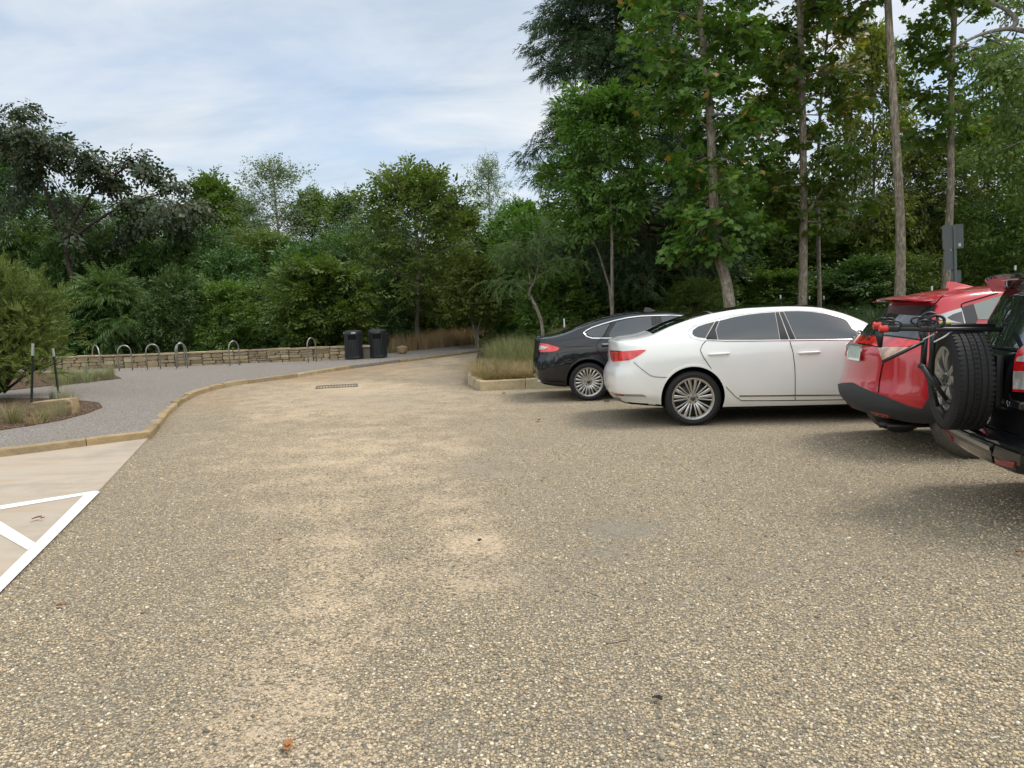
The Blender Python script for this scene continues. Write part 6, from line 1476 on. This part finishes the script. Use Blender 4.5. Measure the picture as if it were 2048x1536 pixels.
proto((BT, 'yellow', 0), 10, 207, 3.0, 'oval', .6, M['lf_yellow'], M['bark_grey'], .2, 80, (5, 60)); proto((BT, 'pale', 0), 10, 208, 3.0, 'tiny', .7, M['lf_pale'], M['bark_grey'], .3, 44, (18, 66), 1, .22)
UB = 'undergrowth_shrub'
proto((UB, 'dark', 0), 3.2, 211, 1.7, 'small', .46, M['lf_dark'], M['bark_dark'], .08, 60, (-5, 65), 2, .2, 5, .03, 5); proto((UB, 'dark', 1), 3.2, 212, 1.7, 'oval', .44, M['lf_dark'], M['bark_dark'], .06, 60, (-8, 60), 2, .2, 5, .03, 5)
proto((UB, 'green', 0), 3.2, 213, 1.7, 'oval', .44, M['lf_green'], M['bark_grey'], .08, 60, (-5, 60), 2, .2, 5, .03, 5); proto((UB, 'sumac', 0), 3.2, 214, 1.7, 'sumac', .75, M['lf_sumac'], M['bark_grey'], .12, 44, (0, 60), 2, .2, 4, .03, 4)
proto((UB, 'olive', 0), 3.2, 215, 1.7, 'small', .44, M['lf_olive'], M['bark_grey'], .08, 60, (-5, 60), 2, .2, 5, .03, 5)
def put(key, px, depth, py_top, hw, label, cat, group, rz, h0=None):
    q = NP[key]; b = B(px, depth, 0); h = gz(b.x, b.y) if h0 is None else h0; b = B(px, depth, h); b.z = h; zc = _f.dot(b-CAM); H = P(px, py_top, zc).z-h; W = hw*zc/FPX
    o = q[0] if not q[3] else copy_tree(q[0]); q[3] = True
    o.location = b; o.scale = (W/q[2], W/q[2], H/q[1]); o.rotation_euler = (0, 0, rz); tag(o, label, cat, group); return o
rb = random.Random(8)
WT = 'woodland trees behind the wall'; WR_ = 'woodland trees behind the parked cars'
for (v, k_, px, dep, top, hw, lab) in (
    ('dark', 0, 40, 43, 322, 130, 'dark rounded tree showing under the drooping silk tree boughs'), ('green', 0, 300, 47, 410, 105, 'mid green tree behind the trailing end of the silk tree'),
    ('green', 1, 438, 52, 368, 74, 'bright green tree with a pointed top standing alone against the sky'), ('dark', 1, 505, 56, 408, 62, 'small dark green tree top in the dip of the skyline'),
    ('pale', 0, 578, 41, 330, 100, 'sparse pale feathery tree with the sky showing through its top'), ('green', 0, 640, 43, 392, 78, 'green tree filling the gap beside the sparse feathery one'),
    ('olive', 0, 545, 37, 470, 85, 'olive yellow tree below the sparse feathery one'), ('dark', 0, 706, 45, 402, 60, 'dark tree in the skyline dip before the broad olive elm'),
    ('pale', 0, 985, 41, 326, 58, 'wispy pale tree with thin stems beside the cedar edge'), ('olive', 1, 925, 39, 424, 84, 'olive tree between the elm and the wispy pale one'),
    ('green', 1, 1050, 38, 415, 82, 'green tree low at the foot of the cedar skyline'), ('dark', 1, 180, 40, 405, 115, 'dark tree behind the silk tree fork'), ('dark', 0, 420, 42, 470, 105, 'dark green tree below the pointed bright one'),
    ('dark', 1, 780, 42, 430, 85, 'dark tree behind the elm trunk and the litter bins'), ('olive', 0, 700, 38, 480, 75, 'low olive tree just above the litter bins'), ('green', 0, -60, 38, 400, 120, 'green tree behind the juniper at the picture edge')):
    put((BT, v, k_), px, dep, top, hw, lab, 'tree', WT, rb.uniform(0, 6.28))
for (v, k_, px, dep, top, hw, lab) in (
    ('dark', 0, 1390, 34, 320, 110, 'dark tree filling in behind the leaning maple trunk'), ('green', 1, 1520, 36, 345, 105, 'green tree between the leaning and the straight maple'), ('dark', 1, 1650, 37, 395, 95, 'dark green tree low behind the yellowing maple boughs'),
    ('pale', 0, 1728, 46, 340, 62, 'small blue green tree in the sky gap beside the bare trunk'), ('yellow', 0, 1745, 30, 85, 78, 'yellow turning tree behind the bare leaning trunk'), ('olive', 0, 1850, 31, 296, 105, 'olive tree behind the sign and thin trunk, under the pylon'),
    ('olive', 1, 1965, 33, 250, 110, 'tall olive tree over the black off-roader roof'), ('green', 0, 2075, 27, 150, 130, 'tall green tree at the picture edge behind the black off-roader'), ('dark', 0, 1800, 36, 420, 115, 'dark tree low behind the bare trunk and the red roof'),
    ('green', 0, 1460, 31, 450, 95, 'low green tree just over the white saloon rear window'), ('dark', 1, 1180, 35, 470, 105, 'dark tree low behind the slim forked sapling'), ('dark', 0, 1300, 36, 430, 95, 'dark tree in the shade behind the cedar trunk'), ('green', 1, 1720, 30, 470, 85, 'leafy green tree between the straight pale trunk and the bare one'), ('olive', 0, 1600, 31, 470, 85, 'olive young tree behind the straight pale trunk')):
    put((BT, v, k_), px, dep, top, hw, lab, 'tree', WR_, rb.uniform(0, 6.28))
KW = {('dark', 0): 'dark small leaved', ('dark', 1): 'dark broad leaved', ('sumac', 0): 'ferny fronded', ('green', 0): 'mid green broad leaved', ('olive', 0): 'olive green small leaved'}
def shrub_lab(k_, wall): return (KW[k_]+(' shrub in the undergrowth behind the stone wall' if wall else ' shrub in the undergrowth behind the parked cars'), KW[k_]+(' shrubs along the stone wall' if wall else ' shrubs behind the parked cars'))
kinds = [('dark', 0), ('dark', 1), ('dark', 0), ('sumac', 0), ('dark', 1), ('green', 0)]
n_ = 0
for i in range(12):
    kk_ = rb.choice(kinds); put((UB,)+kk_, -70+i*74+rb.uniform(-15, 15), 29.5+rb.uniform(0, 3), 575+rb.uniform(-30, 35), rb.uniform(62, 85), shrub_lab(kk_, True)[0], 'shrub', shrub_lab(kk_, True)[1], rb.uniform(0, 6.28))
for i in range(14):
    kk_ = rb.choice(kinds); put((UB,)+kk_, -90+i*80+rb.uniform(-20, 20), (34 if i < 11 else 40.5)+rb.uniform(0, 3), 500+rb.uniform(-35, 30), rb.uniform(70, 95), shrub_lab(kk_, True)[0], 'shrub', shrub_lab(kk_, True)[1], rb.uniform(0, 6.28))
kinds = [('olive', 0), ('green', 0), ('dark', 1), ('olive', 0), ('green', 0)]
for i in range(14):
    px = 1100+i*76+rb.uniform(-15, 15); kk_ = rb.choice(kinds); put((UB,)+kk_, px, 26+rb.uniform(0, 3), 545-(px-1100)*.035+rb.uniform(-30, 30), rb.uniform(62, 85), shrub_lab(kk_, False)[0], 'shrub', shrub_lab(kk_, False)[1], rb.uniform(0, 6.28))
for i in range(13):
    px = 1080+i*84+rb.uniform(-20, 20); kk_ = rb.choice(kinds); put((UB,)+kk_, px, 31+rb.uniform(0, 3), 470-(px-1100)*.03+rb.uniform(-35, 30), rb.uniform(70, 95), shrub_lab(kk_, False)[0], 'shrub', shrub_lab(kk_, False)[1], rb.uniform(0, 6.28))
put((UB, 'olive', 0), 1395, 25, 560, 60, 'yellow green bush at the foot of the leaning maple', 'shrub', None, 1.0)
# far mass of woodland closing the gaps
g2 = np.random.default_rng(12); N = 15000
a = g2.uniform(-1.05, 1.05, N); dist = g2.uniform(52, 72, N); x_ = np.sin(a)*dist; y_ = np.cos(a)*dist*.9+4; hh = (5.2+1.6*np.sin(a*9+1)+1.3*np.sin(a*23))*(1+.0*a); zz_ = hgt(x_, y_)+np.maximum(hh, 3)*g2.random(N)**.8
pos = np.stack([x_, y_, zz_], -1); d = g2.normal(0, 1, (N, 3)); up = np.array([0, 0, 1.0])+g2.normal(0, .6, (N, 3))
tag(obj('distant_woodland', sprites('distant_woodland', 'small', pos, d, up, g2.uniform(.9, 1.5, N), g2), M['lf_dark']), 'far dark mass of woodland closing the view behind the separate trees', 'woodland', kind='stuff')

a = g2.uniform(1.2, 5.08, 16000); dist = g2.uniform(34, 50, 16000); x_ = np.sin(a)*dist; y_ = np.cos(a)*dist; hh = 8.5+2.4*np.sin(a*7)+2.0*np.sin(a*17+2)+1.2*np.sin(a*41); zz_ = hh*g2.random(16000)**.75
tag(obj('surrounding_woodland', sprites('surrounding_woodland', 'small', np.stack([x_, y_, zz_], -1), g2.normal(0, 1, (16000, 3)), np.array([0, 0, 1.0])+g2.normal(0, .6, (16000, 3)), g2.uniform(1.1, 1.8, 16000), g2), M['lf_green']), 'woodland closing the open side of the parking lot, mirrored in the car windows', 'woodland', kind='stuff')
# ---- grasses
def tuft(nb, H, spread, w_, bend):
    out = []
    for i in range(nb):
        a = rt.uniform(0, 6.283); h = H*rt.uniform(.55, 1.08); r0_ = spread*.25*math.sqrt(rt.random()); lean = spread*rt.uniform(.2, 1)*bend; n_ = 4; ww = w_*rt.uniform(.6, 1.2); b0 = np.array([r0_*math.cos(a), r0_*math.sin(a), 0]); dr = np.array([math.cos(a), math.sin(a), 0]); sd_ = np.array([-math.sin(a+rt.uniform(-.8, .8)), math.cos(a), 0])
        pts = []
        for k_ in range(n_+1):
            q = k_/n_; pts.append(b0+dr*lean*q**1.8+np.array([0, 0, h*(q-.28*bend*q**2.6)]))
        for k_ in range(n_):
            wa, wb = ww*(1-k_/n_)*.5, ww*(1-(k_+1)/n_)*.5; out.append(np.array([pts[k_]-sd_*wa, pts[k_]+sd_*wa, pts[k_+1]+sd_*(wb+.0004), pts[k_+1]-sd_*(wb+.0004)]))
    return np.array(out)
# blades keep one colour each: neighbouring quads share vertices
def blade_mesh(name, T, pos, rz, sc, szz):
    parts = []; pick = np.arange(len(pos)) % len(T)
    for k_, t_ in enumerate(T):
        m_ = pick == k_; ca, sa = np.cos(rz[m_]), np.sin(rz[m_]); z0 = np.zeros_like(ca); Rm = np.stack([np.stack([ca*sc[m_], -sa*sc[m_], z0], -1), np.stack([sa*sc[m_], ca*sc[m_], z0], -1), np.stack([z0, z0, szz[m_]], -1)], 1)
        parts.append((np.einsum('nij,klj->nkli', Rm, t_)+pos[m_][:, None, None, :]).reshape(-1, 4, 3))
    V = np.concatenate(parts); nq = len(V)//4          # four quads per blade
    V = V.reshape(nq, 4, 4, 3); P_ = np.concatenate([V[:, :, :2].reshape(nq, 8, 3), V[:, 3:, 2:][:, 0, ::-1]], 1)   # 10 verts per blade
    me = bpy.data.meshes.new(name); n = nq*10; me.vertices.add(n); me.vertices.foreach_set('co', P_.reshape(-1).astype(np.float32))
    base = np.array([(0, 1, 3, 2), (2, 3, 5, 4), (4, 5, 7, 6), (6, 7, 9, 8)]); F = (base[None]+10*np.arange(nq)[:, None, None]).reshape(-1)
    me.loops.add(len(F)); me.loops.foreach_set('vertex_index', F.astype(np.int32)); me.polygons.add(len(F)//4); me.polygons.foreach_set('loop_start', np.arange(0, len(F), 4, dtype=np.int32)); me.update(calc_edges=True); return me
M['gr_green'] = leaf_mat('green_grass', tones((.05, .075, .025), (.085, .12, .04), (.13, .155, .06), (.22, .20, .10)), .3)
M['gr_blue'] = leaf_mat('blue_grass', tones((.07, .095, .05), (.12, .15, .085), (.20, .21, .12), (.32, .28, .17)), .3)
M['gr_dry'] = leaf_mat('dry_grass', tones((.085, .07, .03), (.16, .12, .055), (.25, .185, .09), (.36, .28, .155)), .25)
M['gr_red'] = leaf_mat('red_grass', tones((.11, .065, .042), (.19, .115, .07), (.28, .18, .11), (.38, .28, .18)), .25)
M['gr_deep'] = leaf_mat('deep_grass', tones((.02, .035, .012), (.035, .06, .02), (.06, .085, .03)), .3)
TG = [tuft(26, 1, .55, .012, 1.0) for _ in range(4)]; TD = [tuft(24, 1, 1.1, .014, 1.5) for _ in range(4)]; TU = [tuft(24, 1, .35, .010, .6) for _ in range(4)]
def field(name, label, poly, n, hr, mat, T, seed, zf_=None, wide=1.0):
    g_ = np.random.default_rng(seed); xs_ = [p.x for p in poly]; ys_ = [p.y for p in poly]; X = g_.uniform(min(xs_), max(xs_), n*6); Y = g_.uniform(min(ys_), max(ys_), n*6); ok = in_poly(X, Y, [(p.x, p.y) for p in poly]); X, Y = X[ok][:n], Y[ok][:n]; k_ = len(X)
    Zs = hgt(X, Y)+.03 if zf_ is None else np.maximum(zf_, hgt(X, Y)); h = g_.uniform(*hr, k_); tag(obj(name, blade_mesh(name, T, np.stack([X, Y, Zs], -1), g_.uniform(0, 6.28, k_), h*g_.uniform(.7, 1.3, k_)*wide, h), mat), label, 'grass', kind='stuff')
V2 = lambda x, y: Vector((x, y, 0))
isl_front = [isl_edge[1]+V2(.12, .1), isl_edge[2]+V2(.16, .1), isl_edge[3]+V2(.1, .18), G(1068, 776)+V2(0, .1), G(1260, 773)+V2(0, .2), V2(3.2, 18.2), V2(.4, 18.5), isl_edge[0]+V2(.1, .8)]
field('dry_grass', 'tangled olive brown dry grass spilling over the raised bed edging', isl_front, 1700, (.14, .45), M['gr_dry'], TD, 51, .15, 1.4)
field('wispy_grass', 'wispy green seed grass rising through the dry grass of the raised bed', isl_front, 90, (.3, .65), M['gr_green'], TU, 58, .15)
field('tall_grass', 'tall green grass clump behind the dry grass of the raised bed', [V2(-.7, 19), V2(.2, 17.6), V2(2.4, 17), V2(3.2, 19.5), V2(1.5, 22.5), V2(-.3, 22)], 620, (.45, 1.1), M['gr_green'], TG, 52, .15)
field('russet_grass', 'russet brown grass along the far side of the path', [V2(-4.4, 28.4), V2(-2.4, 31.0), V2(-1.0, 33), V2(2.5, 37), V2(1.5, 39), V2(-2.5, 36), V2(-5, 31.5)], 1300, (.55, 1.05), M['gr_red'], TU, 53, .0)
field('straw_grass', 'straw coloured feathery grass on the bank behind the black saloon', [V2(1.2, 19.6), V2(4.6, 18.2), V2(6.5, 19), V2(5.5, 24), V2(1.2, 25)], 900, (.5, .95), M['gr_dry'], TU, 54)
field('bank_grass', 'deep green tall grass on the bank behind the white saloon and red hatchback', [V2(7.6, 14.2), V2(9.2, 13.2), V2(12.8, 13), V2(13.5, 18), V2(8.2, 20.5), V2(6.8, 18)], 1500, (.7, 1.15), M['gr_deep'], TG, 55)
field('low_grass', 'low mixed grass and weeds under the trees beyond the cars', [V2(1.5, 22), V2(8, 19), V2(15, 13), V2(22, 16), V2(20, 30), V2(4, 33)], 1500, (.3, .7), M['gr_green'], TD, 56)
field('wall_weeds', 'pale weeds and low leaves growing behind the stone wall', [V2(-17, 27.2), V2(-9, 27), V2(-4.8, 27.4), V2(-4, 30), V2(-17, 30)], 900, (.3, .7), M['gr_blue'], TD, 57)
def bed_tuft(px, py, H, T, mat, label, seed, wide=1.0, grp='grass clumps in the path beds'):
    p_ = G(px, py, PATHZ+.01); g_ = np.random.default_rng(seed); n = 4
    me = blade_mesh('grass_tuft', T, np.stack([g_.normal(0, .035, n), g_.normal(0, .035, n), np.zeros(n)], -1), g_.uniform(0, 6.28, n), np.full(n, H*wide), np.full(n, H)*g_.uniform(.8, 1.1, n))
    o = obj('grass_tuft', me, mat); o.location = p_; tag(o, label, 'grass clump', grp)
bed_tuft(30, 846, .55, TG, M['gr_green'], 'largest green grass clump below the juniper, spilling at the frame edge', 61, 1.5); bed_tuft(-20, 850, .5, TG, M['gr_green'], 'green grass clump cut by the frame edge in the near bed', 62, 1.4); bed_tuft(84, 843, .36, TG, M['gr_green'], 'green grass tuft against the front of the stone block', 91, 1.3); bed_tuft(66, 848, .34, TD, M['gr_dry'], 'straw yellow grass tuft before the near end of the stone block', 63); bed_tuft(104, 838, .36, TU, M['gr_blue'], 'pale grass tuft in front of the middle of the stone block', 64, 1.2); bed_tuft(124, 832, .36, TU, M['gr_blue'], 'pale grass tuft at the far end of the stone block', 65, 1.3); bed_tuft(146, 818, .52, TG, M['gr_green'], 'arching green grass clump at the tip of the near bed', 66, 1.35); bed_tuft(128, 806, .5, TG, M['gr_blue'], 'thin grey green tuft behind the stone block', 67, 1.3); bed_tuft(100, 800, .3, TU, M['gr_deep'], 'small dark twiggy tuft between the two stakes', 68); bed_tuft(20, 835, .4, TD, M['gr_dry'], 'dry tuft low under the juniper skirt', 69)
k_ = 0
for row, (y0, y1) in enumerate(((772, 757), (766, 752), (760, 748))):
    for i in range(7):
        px = 118+row*-6+i*18+rb.uniform(-5, 5); py = y0+(y1-y0)*(px-118)/110+rb.uniform(-1, 1)
        if px < 236: bed_tuft(px, py, rb.uniform(.42, .58), TG if i % 2 else TU, M['gr_blue'], 'grey green grass clump in the far bed before the wall', 70+k_, 1.35, 'grass clumps in the far bed before the wall'); k_ += 1
